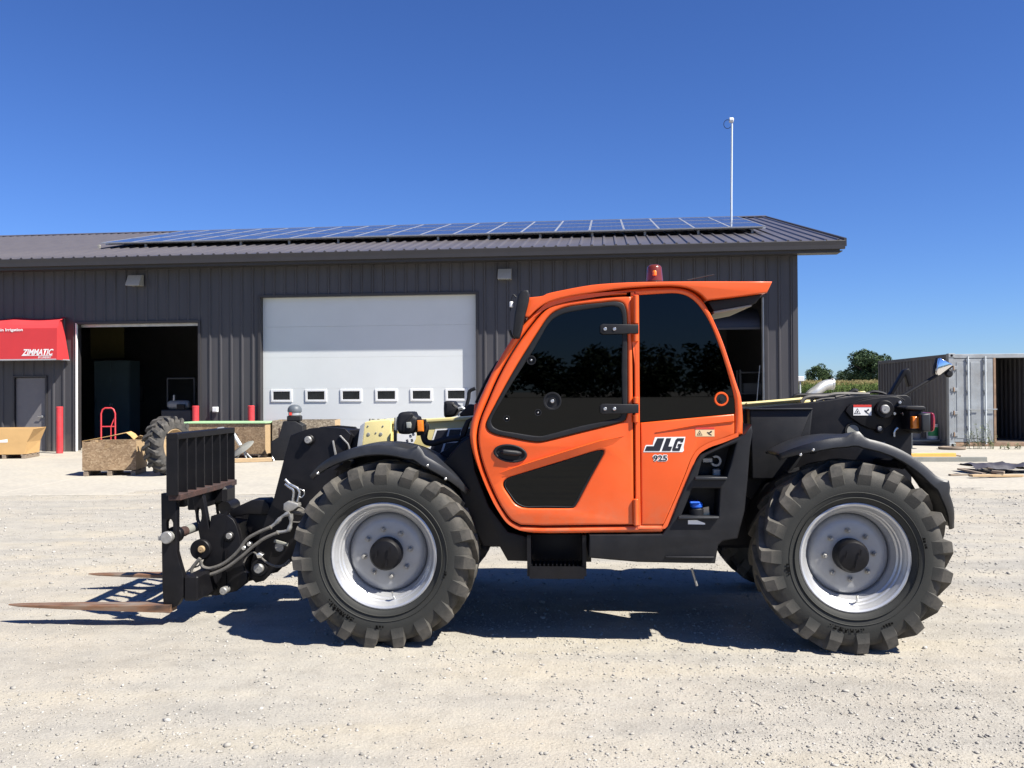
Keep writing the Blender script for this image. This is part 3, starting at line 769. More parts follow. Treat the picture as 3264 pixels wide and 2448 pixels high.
for r_ in range(3):
    for q in (0.35, 1.45):
        w = W0 + (r_*(pl+0.015)+q)*cs
        a = roofpt(T1-20*pw-0.05, w, 0.14); b_ = roofpt(T1+0.05, w, 0.14)
        mb = MB(); mb.box(a[0], b_[0], a[1]-0.02, a[1]+0.02, a[2]-0.03, a[2]+0.03); mb.build('mounting_rail', 'pv_frame', sol, None)
bk = None
for c in range(0, 14):
    a = roofpt(T1-0.35-c*1.5, W0+0.12, 0.0)
    if bk is None:
        mb = MB(); mb.box(-0.03, 0.03, -0.03, 0.03, 0.0, 0.11); mb.cyl((0, 0, 0.10), 0.035, -0.035, 0.035); bo = mb.build('mounting_foot', 'lamp_body', sol, None); bk = bo.data
    else: bo = link('mounting_foot', bk, None, sol)
    bo.location = a
# antenna mast standing on the roof behind the array's lower edge
Bm = B.hit(2333, 727, 0)
def roof_ray(px, py):
    lo_, hi_ = -0.6, 12
    for _ in range(50):
        md = 0.5*(lo_+hi_); t, z = B.hit(px, py, md)
        if z > EZ + (md-EY)*SL: lo_ = md
        else: hi_ = md
    t, z = B.hit(px, py, lo_); return t, lo_, z
mt, my, mz = roof_ray(2331, 722)
mtop = B.hit(2335, 385, my)
mast = thing('antenna_mast', B.o, TH, 'tall thin pale metal mast with small white sensor on the roof', 'mast')
mb = MB(); mb.tube([(mt, my, mz-0.1), (mt+0.01, my, mz+1.0), (mtop[0]-0.02, my, mtop[1]-0.1)], [0.036, 0.034, 0.030], 8); mb.build('pole', 'galv_light', mast)
mb = MB(); mb.cyl((mtop[0]-0.04, my, mtop[1]+0.02), 0.085, -0.07, 0.07, 'x', 12, 0.02); mb.tube([(mtop[0]-0.02, my, mtop[1]-0.15), (mtop[0]-0.02, my, mtop[1]+0.05)], 0.02); mb.build('sensor_head', 'frame_white', mast)
lp = [(mtop[0]-0.04-0.12+0.12*math.cos(a), my-0.03, mtop[1]-0.11+0.14*math.sin(a)) for a in np.linspace(0.9, 5.6, 14)]
mb = MB(); mb.tube(lp, 0.010, 5); mb.build('cable_loop', 'black_plastic', mast)
# wall lights
for (px0, px1, py0, py1, lb) in ((402, 446, 882, 906, 'grey box wall light above the left open doorway'), (1586, 1629, 862, 885, 'grey box wall light between the white door and the cab roof')):
    a, zt = B.hit(px0, py0, -0.25); b_, zb = B.hit(px1, py1, -0.25)
    wl = thing('wall_light', B.o, TH, lb, 'wall light', 'box lights under the eave')
    mb = MB(); mb.prism([(-0.05, zt+0.06), (-0.16, zt+0.05), (-0.30, zb), (-0.30, zb-0.03), (-0.05, zb-0.03)], a, b_, b=0.006, fr=lambda x, y, d: (d, x, y)); mb.build('housing', 'lamp_body', wl)
    mb = MB(); mb.box(a+0.04, b_-0.04, -0.28, -0.08, zb-0.038, zb-0.0305); mb.build('lens', 'clear_lens', wl, None)
    mb = MB(); mb.box(0.5*(a+b_)-0.07, 0.5*(a+b_)+0.07, -0.05, 0.0, zb, zt, 0.004); mb.build('wall_bracket', 'lamp_body', wl, None)
# outlet box
a, zt = B.hit(677, 1297, -0.1); b_, zb = B.hit(694, 1314, -0.1)
ob = thing('outlet_box', B.o, TH, 'small white weatherproof outlet box on the ribbed wall beside the white door', 'outlet box')
mb = MB(); mb.box(a, b_, -0.12, -0.034, zb, zt, 0.012); mb.build('box', 'frame_white', ob)
mb = MB(); mb.box(a+0.015, b_-0.015, -0.135, -0.12, zb+0.02, zt-0.02, 0.005); mb.build('cover', 'frame_white', ob)
# red awning
awn = thing('entrance_awning', B.o, TH, 'red fabric awning with white lettering over the entry door', 'awning')
Dp = -0.62
tA, zA = B.hit(199, 1010, -0.02); tD, zD = B.hit(221, 1148, -0.02)
tB, zB = B.hit(182, 1039, Dp); tC, zC = B.hit(180, 1146, Dp)
tD = max(tD, tC)
tE = TL + 5.0
zmid = [0, 0.03, 0.05]
def arow(t, sag):
    return [(t, -0.036, zA - sag), (t, Dp*0.5, zB + 0.62*(zA-zB) - sag*0.7), (t, Dp*0.86, zB+0.22*(zA-zB)-sag*0.4), (t, Dp, zB-0.05), (t, Dp-0.01, zC)]
rows = []
nT = 42
for i in range(nT+1):
    f = i/nT; t = tB + (tE-tB)*f
    sag = 0.05*abs(math.sin(math.pi*((tB-t)/1.55)))
    rows.append(arow(t if i else tB, sag))
rows[0][0] = (tA, -0.036, zA); rows[0][1] = (0.5*(tA+tB), rows[0][1][1], rows[0][1][2])
mb = MB(); vs = [p for r_ in rows for p in r_]; m_ = 5
mb.add(vs, [(i*m_+j, (i+1)*m_+j, (i+1)*m_+j+1, i*m_+j+1) for i in range(nT) for j in range(m_-1)])
mb.build('canopy', 'red_fabric', awn, 14)
side = [rows[0][0], rows[0][1], rows[0][2], rows[0][3], rows[0][4], (tD, -0.036, zD)]
c_ = ((tB+tD)/2, Dp*0.45, (zA+zD)/2)
mk('end_panel', side, [tuple(range(6))], 'red_fabric', awn)
mb = MB(); mb.tube([(tE, Dp-0.005, zC), (tC, Dp-0.005, zC), (tD, -0.04, zD)], 0.022, 6); mb.build('bottom_rail', 'pv_frame', awn)
for fr_t in (1.55, 3.1, 4.65):
    mb = MB(); t = tB-fr_t; mb.tube([(t, -0.05, zA-0.09), (t, Dp*0.5, zB+0.62*(zA-zB)-0.10), (t, Dp*0.84, zB+0.2*(zA-zB)-0.09), (t, Dp+0.05, zB-0.10), (t, Dp+0.05, zC+0.03)], 0.012, 6); mb.build('frame_bow', 'pv_frame', awn)
def wl_(px, py): return B.hit(px, py, Dp-0.02)
x0, z1 = wl_(69, 1113); x1, z0 = wl_(170, 1132)
lettering('lettering', 'ZIMMATIC', 'white_decal', awn, x0, x1, z0, z1, Dp-0.0125, 0.35, 0.03)
mb = MB(); xx0, zz = wl_(68, 1133.6); xx1, _ = wl_(166, 1133.2); mb.box(xx0, xx1, Dp-0.0140, Dp-0.0115, zz-0.008, zz+0.004); mb.build('underline', 'white_decal', awn, None)
x0, z1 = wl_(121, 1135.5); x1, z0 = wl_(163, 1141.5)
lettering('lettering', 'BY LINDSAY', 'white_decal', awn, x0, x1, z0, z1, Dp-0.0125, 0.2, 0.02)
x0, z1 = wl_(-6, 1047); x1, z0 = wl_(72, 1058)
lettering('lettering', 'ain Irrigation', 'white_decal', awn, x0, x1, z0, z1, Dp-0.0125, 0.0, 0.025)

# ------------------------------------------------ bollards
bol = None
for (px, py, ht, lb) in ((190, 1447, 1.25, 'red steel bollard between the entry door and the left open doorway'), (624, 1444, 1.25, 'red steel bollard at the right side of the left open doorway'), (801, 1444, 1.25, 'red steel bollard beside the left jamb of the white door')):
    g = ground(px, py)
    o = thing('bollard', (g.x, g.y, 0.02), 0, lb, 'bollard', 'red bollards along the workshop wall')
    if bol is None:
        mb = MB(); mb.cyl((0,0,0), 0.088, -0.02, ht, 'z', 20, 0.02); p = mb.build('post', 'red_paint', o)
        mb = MB(); mb.cyl((0,0,0), 0.091, ht-0.05, ht+0.012, 'z', 20, 0.012); q = mb.build('cap', 'red_paint', o); bol = (p.data, q.data)
    else:
        link('post', bol[0], None, o); link('cap', bol[1], None, o)
# ================================================================== telehandler
VA = -R(3.2)
V = Frame(-0.80, 5.56, VA)
tel = thing('telehandler', V.o, VA, 'orange and black telehandler with cream boom and pallet forks parked on the gravel', 'telehandler')
def crop(ox, oy, sc, pts): return [(ox + x/sc, oy + y/sc) for x, y in pts]
C3 = lambda pts: crop(1400, 850, 1.8436, pts)        # cab
C4 = lambda pts: crop(2000, 1250, 1.8436, pts)       # rear wheel
C5 = lambda pts: crop(500, 1320, 2.764, pts)         # fork carriage
C6 = lambda pts: crop(2350, 1240, 3.687, pts)        # rear frame
C7 = lambda pts: crop(900, 1250, 3.3515, pts)        # front fender
C8 = lambda pts: crop(1450, 1650, 2.1067, pts)       # step
C9 = lambda pts: crop(2700, 1250, 3.922, pts)        # tail
def UZ(pts, v): return [V.hit(px, py, v) for px, py in pts]
def P3(px, py, v):
    u, z = V.hit(px, py, v); return (u, v, z)
def pr(name, pts, v0, v1, m, parent=None, holes=(), b=0.004, sm=35, n=0, vp=None):
    """outline read at depth vp (default v0), extruded v0..v1"""
    vp = v0 if vp is None else vp
    o = UZ(pts, vp); hs = [UZ(h, vp) for h in holes]
    if n: o = cr(o, n); hs = [cr(h, n) for h in hs]
    mb = MB(); mb.prism(o, v0, v1, hs, b); return mb.build(name, m, parent or tel, sm)

# ------------------------------------------------ wheels
WZ = 0.572
UF = V.hit(1219, 1783, 0.0)[0]; UR = V.hit(2733, 1787, 0.0)[0]
TYRE = [(0.330,0.060),(0.345,0.035),(0.375,0.018),(0.43,0.008),(0.475,0.012),(0.515,0.026),(0.541,0.052),(0.553,0.12),(0.556,0.20)]
TYRE = TYRE + [(r_, 0.40-d) for r_, d in reversed(TYRE[:-1])]
TYRE = cr(TYRE, 3, False)
def lug(mb, a0, side):
    """one traction bar from the sidewall over the shoulder to past the centre"""
    st = [((0.450,0.014),(0.455,0.0085),0.012,0.038,0.042), ((0.505,0.030),(0.515,-0.002),0.006,0.036,0.048), ((0.53,0.055),(0.576,0.010),-0.004,0.031,0.052), ((0.532,0.07),(0.584,0.026),-0.022,0.030,0.054),
          ((0.545,0.14),(0.588,0.13),-0.19,0.034,0.056), ((0.545,0.20),(0.588,0.20),-0.31,0.032,0.052), ((0.545,0.235),(0.584,0.228),-0.36,0.022,0.040)]
    vs = []
    for (rb, db), (rt, dt), sh, ht, hb in st:
        for (r_, d, w) in ((rb, db, -hb), (rt, dt, -ht), (rt, dt, ht), (rb, db, hb)):
            a = a0 + sh + w/max(r_, 0.3)
            dd = d if side == 0 else 0.40 - d
            j1, j2 = random.uniform(-0.003, 0.003), random.uniform(-0.004, 0.004)/r_
            vs.append(((r_+j1)*math.cos(a+j2), dd, (r_+j1)*math.sin(a+j2)))
    fs = []
    for i in range(len(st)-1):
        for k in range(3): fs.append((i*4+k, i*4+k+1, (i+1)*4+k+1, (i+1)*4+k))
    fs += [(0,1,2,3), tuple(reversed(range(len(vs)-4, len(vs))))]
    mb.add(vs, fs)
def make_wheel():
    w = {}
    mb = MB(); mb.lathe(TYRE, (0,0,0), 'y', 72)
    # moulded rings on the sidewall
    for rr in (0.372, 0.405): mb.lathe([(rr-0.004, 0.0175 if rr < 0.38 else 0.0122), (rr, 0.008 if rr < 0.38 else 0.006), (rr+0.004, 0.0155 if rr < 0.38 else 0.0115)], (0,0,0), 'y', 72)
    N = 19
    for i in range(N):
        lug(mb, 2*math.pi*i/N, 0); lug(mb, 2*math.pi*(i+0.5)/N, 1)
    w['tyre'] = mb
    mb = MB(); mb.lathe([(0.315,0.075),(0.336,0.052),(0.338,0.040),(0.330,0.036),(0.318,0.042),(0.310,0.060),(0.302,0.068),(0.298,0.085),(0.290,0.092),(0.286,0.115),(0.276,0.124),(0.272,0.15),(0.262,0.165),(0.256,0.20),(0.256,0.30),(0.30,0.33),(0.336,0.355)], (0,0,0), 'y', 64); w['rim'] = mb
    mb = MB(); mb.lathe([(0.257,0.215),(0.250,0.196),(0.238,0.178),(0.218,0.166),(0.195,0.160),(0.135,0.160),(0.100,0.160),(0.100,0.20)], (0,0,0), 'y', 64); w['disc'] = mb
    mb = MB(); mb.lathe([(0.001,0.062),(0.060,0.062),(0.088,0.068),(0.098,0.080),(0.103,0.095),(0.104,0.160),(0.112,0.164)], (0,0,0), 'y', 40)
    for k in range(3):
        a = R(50+120*k); mb.box(-0.004+0.05*math.cos(a), 0.004+0.05*math.cos(a), 0.046, 0.053, -0.02+0.05*math.sin(a), 0.02+0.05*math.sin(a))
    w['hub'] = mb
    mb = MB(); mb.cyl((0,0,0), 0.0145, -0.024, 0.0, 'y', 6, 0.003); mb.cyl((0,0,0), 0.008, -0.040, -0.02, 'y', 8); mb.cyl((0,0,0), 0.021, -0.004, 0.002, 'y', 14); w['nut'] = mb
    return w
WM = {}
def place_wheel(u, v, rot, mirrored, lab=None):
    global WM
    first = not WM
    if first:
        w = make_wheel()
        root = w['disc'].build('wheel', 'wheel_disc', tel, 30); WM['disc'] = root.data
        for key, nm, m in (('tyre', 'tyre', 'tyre_rubber'), ('rim', 'rim', 'rim_silver'), ('hub', 'hub_cap', 'black_paint')):
            o = w[key].build(nm, m, root, 32 if key != 'tyre' else 17); WM[key] = o.data
        nut = w['nut'].build('wheel_nut', 'pin_grey', root, 30); WM['nut'] = nut.data
    else:
        root = link('wheel', WM['disc'], None, tel)
        for key, nm in (('tyre', 'tyre'), ('rim', 'rim'), ('hub', 'hub_cap')): link(nm, WM[key], None, root)
        nut = link('wheel_nut', WM['nut'], None, root)
    for k in range(8):
        a = 2*math.pi*(k+0.3)/8
        o = nut if k == 0 else link('wheel_nut', WM['nut'], None, root)
        o.location = (0.152*math.cos(a), 0.161, 0.152*math.sin(a))
    vs_ = MB(); vs_.tube([(0.285*math.cos(-1.3), 0.10, 0.285*math.sin(-1.3)), (0.26*math.cos(-1.3), 0.075, 0.26*math.sin(-1.3)), (0.235*math.cos(-1.3), 0.07, 0.235*math.sin(-1.3))], 0.007, 6); vs_.build('valve_stem', 'chrome', root)
    root.location = (u, v, WZ)
    root.rotation_euler = (0, rot, math.pi if mirrored else 0)
    if lab: root['label'] = lab
    return root
w1 = place_wheel(UF, 0.0, R(4), False)
w2 = place_wheel(UR, 0.0, R(11), False)
w3 = place_wheel(UF, 2.10, R(7), True)
w4 = place_wheel(UR, 2.10, R(2), True)
# dark printed marks on the sidewalls
def side_marks(root, specs):
    for (a0, a1, rr, th, n) in specs:
        mb = MB()
        for k in range(n):
            f0 = a0 + (a1-a0)*k/n; f1 = f0 + (a1-a0)/n*(0.35+0.5*random.random())
            r0 = rr + random.uniform(-0.004, 0.002); r1 = r0 + th*random.uniform(0.5, 1.0)
            dfun = lambda r_: float(np.interp(r_, [0.375,0.43,0.475,0.51], [0.018,0.008,0.012,0.026])) - 0.006
            mb.add([(r0*math.cos(f0), dfun(r0), r0*math.sin(f0)), (r0*math.cos(f1), dfun(r0), r0*math.sin(f1)), (r1*math.cos(f1), dfun(r1), r1*math.sin(f1)), (r1*math.cos(f0), dfun(r1), r1*math.sin(f0))], [(0,1,2,3)])
        mb.build('sidewall_lettering', 'rubber_mark', root, None)
side_marks(w1, [(R(222), R(250), 0.425, 0.012, 14), (R(226), R(249), 0.437, 0.022, 7), (R(268), R(276), 0.43, 0.024, 3), (R(345), R(353), 0.40, 0.018, 3)])
side_marks(w2, [(R(258), R(287), 0.425, 0.012, 14), (R(262), R(284), 0.438, 0.020, 5), (R(301), R(310), 0.43, 0.024, 4), (R(195), R(206), 0.41, 0.025, 4), (R(20), R(30), 0.41, 0.02, 4)])
# axles
for (u, nm) in ((UF, 'front_axle'), (UR, 'rear_axle')):
    mb = MB(); mb.cyl((u,0,WZ), 0.11, 0.33, 1.77, 'y', 16); mb.box(u-0.16, u+0.16, 0.85, 1.25, WZ-0.17, WZ+0.15, 0.04); mb.cyl((u,0,WZ), 0.17, 0.30, 0.42, 'y', 20, 0.02); mb.cyl((u,0,WZ), 0.17, 1.68, 1.80, 'y', 20, 0.02)
    mb.build(nm, 'black_paint', tel)

# ------------------------------------------------ chassis
mb = MB(); mb.box(UF-0.25, UR+0.55, 0.78, 1.32, 0.50, 0.92, 0.02); mb.build('main_frame', 'black_paint', tel)
mb = MB(); mb.box(UF+0.70, UR-0.45, 1.36, 2.02, 0.50, 1.18, 0.03); mb.prism([(UF+0.62,1.181),(UR-0.35,1.181),(UR-0.35,1.46),(UF+1.2,1.44),(UF+0.72,1.30)], 1.36, 2.0, b=0.02); mb.build('engine_cover', 'black_plastic', tel)
# front lower frame between tyre and cab
pr('front_frame', [(1405,1485),(1470,1408),(1500,1390),(1515,1500),(1560,1615),(1620,1695),(1690,1712),(1692,1790),(1618,1788),(1592,1742),(1540,1742),(1490,1640),(1440,1500)], 0.20, 0.80, 'black_paint', b=0.01)
pr('belly_frame', [(1690,1700),(1885,1700),(1885,1792),(1690,1792)], 0.42, 0.80, 'black_paint', b=0.01)
pr('inner_mudguard', [(1060,1500),(1120,1455),(1250,1440),(1380,1470),(1460,1530),(1540,1640),(1580,1738),(1545,1742),(1500,1650),(1430,1560),(1360,1500),(1240,1478),(1120,1500)], 0.46, 0.78, 'black_plastic', b=0.008)
# step hung below the door
st_v = 0.14
for px in (1686, 1862):
    u, zt = V.hit(px, 1705, st_v); _, zb = V.hit(px, 1835, st_v); mb = MB(); mb.box(u-0.012, u+0.012, st_v-0.02, st_v+0.22, zb, zt); mb.build('step_hanger', 'black_paint', tel, None)
u0, zt = V.hit(1688, 1808, st_v); u1, zb = V.hit(1862, 1843, st_v)
mb = MB(); mb.box(u0, u1, st_v-0.025, st_v-0.017, zb, zt+0.01); mb.box(u0, u1, st_v-0.017, st_v+0.22, zb, zb+0.008); mb.box(u0, u1, st_v+0.21, st_v+0.218, zb, zt)
for i in range(13):
    for j in range(3):
        uu = u0 + (u1-u0)*(i+0.5)/13; mb.box(uu-0.004, uu+0.004, st_v-0.01+0.07*j, st_v+0.03+0.07*j, zb+0.008, zt+0.016)
mb.build('step', 'black_paint', tel, None)
# step panel (fuel tank and two footholds) behind the door
SP = [(730,190),(738,230),(722,330),(708,520),(690,700),(648,862),(565,876),(535,900),(517,1008),(340,1006),(60,1000),(-228,975),(-224,840),(205,836),(250,772),(300,640),(378,455),(395,418),(432,368),(530,325),(690,246)]
h1 = [(410,508),(440,400),(470,372),(540,338),(640,300),(608,420),(582,508)]
h2 = [(312,738),(345,660),(382,566),(545,566),(536,738)]
spn = pr('step_panel', C4(SP), 0.085, 0.45, 'black_plastic', holes=[C4(h1), C4(h2)], b=0.012)
pr('foothold_back', C4([(395,300),(660,300),(560,760),(290,760)]), 0.27, 0.30, 'black_paint', spn, b=0)
pr('foothold_ledge', C4([(400,500),(588,500),(588,516),(398,516)]), 0.055, 0.27, 'fender_plastic', spn, b=0.006)
pr('foothold_ledge', C4([(303,732),(540,732),(538,747),(300,747)]), 0.055, 0.27, 'fender_plastic', spn, b=0.006)
u, z = V.hit(*C4([(402,695)])[0], 0.16)
mb = MB(); mb.cyl((u, 0.16, z), 0.048, -0.05, 0.02, 'z', 18, 0.01); mb.build('filler_neck', 'black_plastic', spn)
mb = MB(); mb.cyl((u+0.002, 0.15, z+0.04), 0.040, -0.022, 0.012, 'z', 12, 0.008); mb.box(u-0.045, u+0.02, 0.105, 0.195, z+0.047, z+0.062, 0.006); mb.build('filler_cap', 'blue_cap', spn)
pr('care_tag', C4([(440,680),(478,672),(482,728),(448,728)]), 0.15, 0.152, 'beige_decal', spn, b=0)
pr('care_tag', C4([(356,752),(408,752),(456,770),(456,778),(356,776)]), 0.0825, 0.0845, 'white_decal', spn, b=0)
u, z = V.hit(*C4([(520,405)])[0], 0.2)
mb = MB(); mb.lathe([(0.035,0.0),(0.035,0.03),(0.022,0.03),(0.022,0.0),(0.035,0.0)], (u,0.2,z), 'y', 20, R(-150), R(120)); mb.box(u-0.085, u-0.02, 0.2, 0.22, z-0.01, z+0.02, 0.004); mb.box(u-0.02, u+0.03, 0.2, 0.23, z-0.12, z-0.05, 0.006); mb.build('padlock_hasp', 'pin_grey', spn)
u, z = V.hit(*C8([(1590,340)])[0], 0.3); u2, z2 = V.hit(*C8([(1625,458)])[0], 0.3)
mb = MB(); mb.tube([(u,0.3,z),(u2,0.3,z2)], 0.008, 6); mb.build('drain_pipe', 'pin_grey', tel)
pr('skirt_lip', C8([(1415,262),(1742,262),(1742,276),(1415,274)]), 0.068, 0.086, 'black_plastic', spn, b=0.006)

# ------------------------------------------------ cab
VC = 0.10
OUT = C3([(1312,1563),(1312,1563),(900,1567),(560,1567),(470,1553),(395,1510),(340,1430),(285,1325),(235,1205),(195,1090),(179,1000),(186,920),(215,830),(262,720),(330,580),(400,462),(470,358),(540,285),(625,225),(720,192),(900,160),(1100,133),(1280,121),(1400,122),(1470,138),(1528,175),(1578,240),(1620,325),(1665,430),(1708,555),(1748,680),(1777,770),(1786,860),(1786,985),(1786,985),(1690,1022),(1590,1055),(1532,1092),(1502,1138),(1480,1195),(1440,1295),(1388,1415),(1335,1530)])
DOORO = [(480,1522),(425,1494),(362,1412),(303,1292),(252,1155),(230,1060),(226,990),(240,905),(288,785),(350,645),(430,502),(520,372),(600,275),(650,232),(730,206),(900,183),(1080,170),(1132,170),(1132,170),(1140,600),(1146,1520),(1146,1520)]
QW = [(1168,168),(1168,168),(1290,160),(1400,157),(1452,170),(1504,204),(1560,275),(1603,355),(1652,485),(1702,645),(1736,785),(1738,862),(1738,862),(1182,914),(1182,914)]
QP = [(1184,918),(1184,918),(1736,866),(1736,866),(1737,985),(1737,985),(1660,1016),(1575,1046),(1515,1085),(1486,1130),(1465,1185),(1425,1285),(1372,1405),(1325,1512),(1318,1519),(1318,1519),(1188,1519),(1188,1519)]
def shrink(pts, k):
    cx = sum(p[0] for p in pts)/len(pts); cy = sum(p[1] for p in pts)/len(pts)
    return [(x-(x-cx)/math.hypot(x-cx, y-cy)*k, y-(y-cy)/math.hypot(x-cx, y-cy)*k) for x, y in pts]
REARH = QW[:-4] + QP[4:]
cab = pr('cab_frame', OUT, VC, 0.20, 'orange', holes=[C3(shrink(DOORO, -7)), C3(REARH)], b=0.022, n=3, sm=40)
# the far side frame (seen through the glass and from the other side)
mb = MB(); oo = cr(UZ(OUT, VC), 3); mb.prism(oo, 0.90, 0.86, [cr(UZ(C3(DOORO), VC), 3), cr(UZ(C3(REARH), VC), 3)], 0.015); mb.build('cab_far_frame', 'orange', tel, 40)
mb = MB(); mb.prism(cr(UZ(C3(DOORO), VC), 2), 0.882, 0.878, (), 0); mb.build('far_window', 'tint_glass', tel, None)
mb = MB(); mb.prism(cr(UZ(C3(QW), VC), 2), 0.882, 0.878, (), 0); mb.build('far_window', 'tint_glass', tel, None)
mb = MB(); mb.prism(cr(UZ(C3(QP), VC), 2), 0.895, 0.87, (), 0.0); mb.build('far_side_panel', 'orange', tel, None)
# inner black gasket line behind the door gap
pr('door_seal', C3([(485,1530),(420,1503),(354,1415),(295,1295),(244,1157),(220,1060),(216,990),(230,900),(280,780),(342,640),(422,497),(512,367),(592,268),(645,222),(728,196),(900,174),(1150,160),(1150,160),(1160,1530),(1160,1530)]), 0.155, 0.17, 'black_plastic', cab, holes=[C3([(500,1480),(450,1450),(400,1380),(345,1270),(300,1150),(280,1060),(278,990),(290,920),(330,810),(390,670),(465,535),(550,405),(620,320),(665,280),(735,250),(900,225),(1085,215),(1085,215),(1090,1480),(1090,1480)])], b=0, n=3)
WIN = [(276,930),(283,902),(325,820),(400,680),(468,562),(530,462),(590,368),(625,315),(668,272),(740,240),(850,222),(960,211),(1040,204),(1080,216),(1098,255),(1104,330),(1106,600),(1104,870),(1090,903),(1050,918),(840,970),(640,1020),(590,1029),(530,1024),(420,1003),(330,984),(290,962)]
LWIN = [(376,1290),(376,1268),(400,1243),(480,1216),(720,1143),(930,1080),(968,1080),(966,1100),(890,1240),(800,1410),(788,1419),(640,1420),(490,1416),(448,1395),(410,1345)]
door = pr('cab_door', C3(shrink(DOORO, 4)), VC-0.004, 0.15, 'orange', tel, holes=[C3(WIN), C3(LWIN)], b=0.014, n=3, sm=40)
# raised body line over the lower window: proud at its upper edge, falling back to the door face below
top = UZ(C3([(345,1213),(420,1183),(560,1137),(760,1075),(940,1020),(1095,995)]), VC); bot = UZ(C3([(372,1240),(412,1228),(560,1184),(760,1122),(945,1066),(1020,1045)]), VC)
mb = MB(); N = len(top); vs = [(u, VC-0.004, z) for u, z in top] + [(u, VC-0.030*min(1, 3*min(i/(N-1)+0.03, 1.02-i/(N-1))), z-0.004) for i, (u, z) in enumerate(top)] + [(u, VC-0.0045, z) for u, z in bot]
mb.add(vs, [(k*N+i, k*N+i+1, (k+1)*N+i+1, (k+1)*N+i) for k in range(2) for i in range(N-1)]); mb.build('door_crease', 'orange', door, 50)
up = UZ(C3([(275,1022),(480,1052),(580,1060),(700,1042),(900,995),(1095,950)]), VC); mb = MB()
# window gasket and glass
pr('window_gasket', C3(WIN), VC-0.010, 0.135, 'black_plastic', door, holes=[C3(shrink(WIN, 34))], b=0.006, n=3)
pr('window_glass', C3(shrink(WIN, 30)), VC+0.004, VC+0.009, 'tint_glass', door, b=0, n=3, vp=VC)
pr('lower_gasket', C3(LWIN), VC+0.004, 0.135, 'black_plastic', door, holes=[C3(shrink(LWIN, 13))], b=0.004, n=3, vp=VC)
pr('lower_glass', C3(shrink(LWIN, 10)), VC+0.012, VC+0.017, 'tint_glass', door, b=0, n=3, vp=VC)
# door handle in its oval recess
u, z = V.hit(*C3([(418,1097)])[0], VC)
def ell(a, b_, n=28): return [(u + a*math.cos(2*math.pi*k/n), z + b_*math.sin(2*math.pi*k/n) - 0.10*a*math.cos(2*math.pi*k/n)) for k in range(n)]
mb = MB(); mb.prism(ell(0.107, 0.058), VC-0.016, VC+0.01, [ell(0.088, 0.043)], 0.006); mb.build('handle_bezel', 'black_plastic', door)
mb = MB(); mb.prism(ell(0.09, 0.045), VC-0.0045, VC+0.01, (), 0); mb.build('handle_recess', 'black_paint', door)
mb = MB(); mb.tube([(u-0.055, VC-0.006, z+0.012), (u-0.04, VC-0.022, z+0.010), (u+0.04, VC-0.022, z+0.002), (u+0.065, VC-0.006, z-0.001)], [0.014,0.018,0.018,0.012], 10); mb.cyl((u-0.075, VC-0.006, z+0.008), 0.008, -0.004, 0.004, 'y', 12); mb.build('pull_handle', 'black_plastic', door)
# hinge rod with three barrels, black straps on the glass
for (y0, y1) in ((168,335),(395,440),(765,805),(868,915),(1365,1520)):
    u, z1 = V.hit(*C3([(1156,y0)])[0], VC-0.012); _, z0 = V.hit(*C3([(1156,y1)])[0], VC-0.012)
    mb = MB(); mb.cyl((u, VC-0.010, 0), 0.017, z0, z1, 'z', 12, 0.003); mb.build('hinge', 'orange', cab)
u, z1 = V.hit(*C3([(1158,160)])[0], VC); _, z0 = V.hit(*C3([(1158,1522)])[0], VC)
mb = MB(); mb.box(u-0.012, u+0.016, VC-0.002, VC+0.04, z0, z1, 0.003); mb.build('door_post', 'orange', cab)
for yy in (366, 835):
    s_ = pr('hinge_strap', C3([(945,yy-20),(962,yy-30),(1172,yy-26),(1172,yy+26),(962,yy+32),(945,yy+20)]), VC-0.030, VC-0.011, 'black_plastic', door, b=0.005)
    for xx in (975, 1030):
        u, z = V.hit(*C3([(xx,yy)])[0], VC-0.03); mb = MB(); mb.cyl((u, VC-0.03, z), 0.011, -0.006, 0.0, 'y', 12, 0.002); mb.build('strap_bolt', 'chrome' if xx else '', door)
# knobs fixed through the glass
for (x, y, r_, nm, m) in ((541,550,0.030,'glass_knob','black_plastic'),(397,893,0.020,'glass_knob','black_plastic'),(581,857,0.022,'glass_knob','black_plastic'),(665,790,0.058,'latch_wheel','black_plastic')):
    u, z = V.hit(*C3([(x,y)])[0], VC)
    mb = MB(); mb.lathe([(r_*0.15,-0.012),(r_*0.35,-0.012),(r_*0.42,-0.004),(r_*0.75,-0.004),(r_*0.82,-0.014),(r_*0.96,-0.014),(r_,-0.004),(r_,0.004)], (u, VC, z), 'y', 24); mb.build(nm, m, door)
    mb = MB(); mb.cyl((u, VC, z), r_*0.2, -0.017, 0.0, 'y', 10, 0.002); mb.build('knob_bolt', 'chrome', door)
# rear quarter glass, catch, lower panel with the logo
pr('quarter_glass', C3(QW), VC+0.012, VC+0.018, 'tint_glass', cab, b=0, n=3, vp=VC)
u, z = V.hit(*C3([(1659,778)])[0], VC)
mb = MB(); mb.lathe([(0.030,0.0),(0.034,-0.008),(0.042,-0.008),(0.045,0.0),(0.045,0.008)], (u,VC+0.008,z), 'y', 28); mb.build('catch_ring', 'orange', cab)
mb = MB(); mb.lathe([(0.001,-0.012),(0.012,-0.012),(0.014,-0.006),(0.030,-0.006),(0.032,0.004)], (u,VC+0.008,z), 'y', 24); mb.build('catch_knob', 'black_plastic', cab)
qp = pr('side_panel', C3(QP), VC+0.004, 0.15, 'orange', tel, b=0.010, n=3, sm=40, vp=VC)
a_ = UZ(C3([(1270,972),(1500,930),(1732,905)]), VC); b2 = UZ(C3([(1290,976),(1500,940),(1732,918)]), VC)
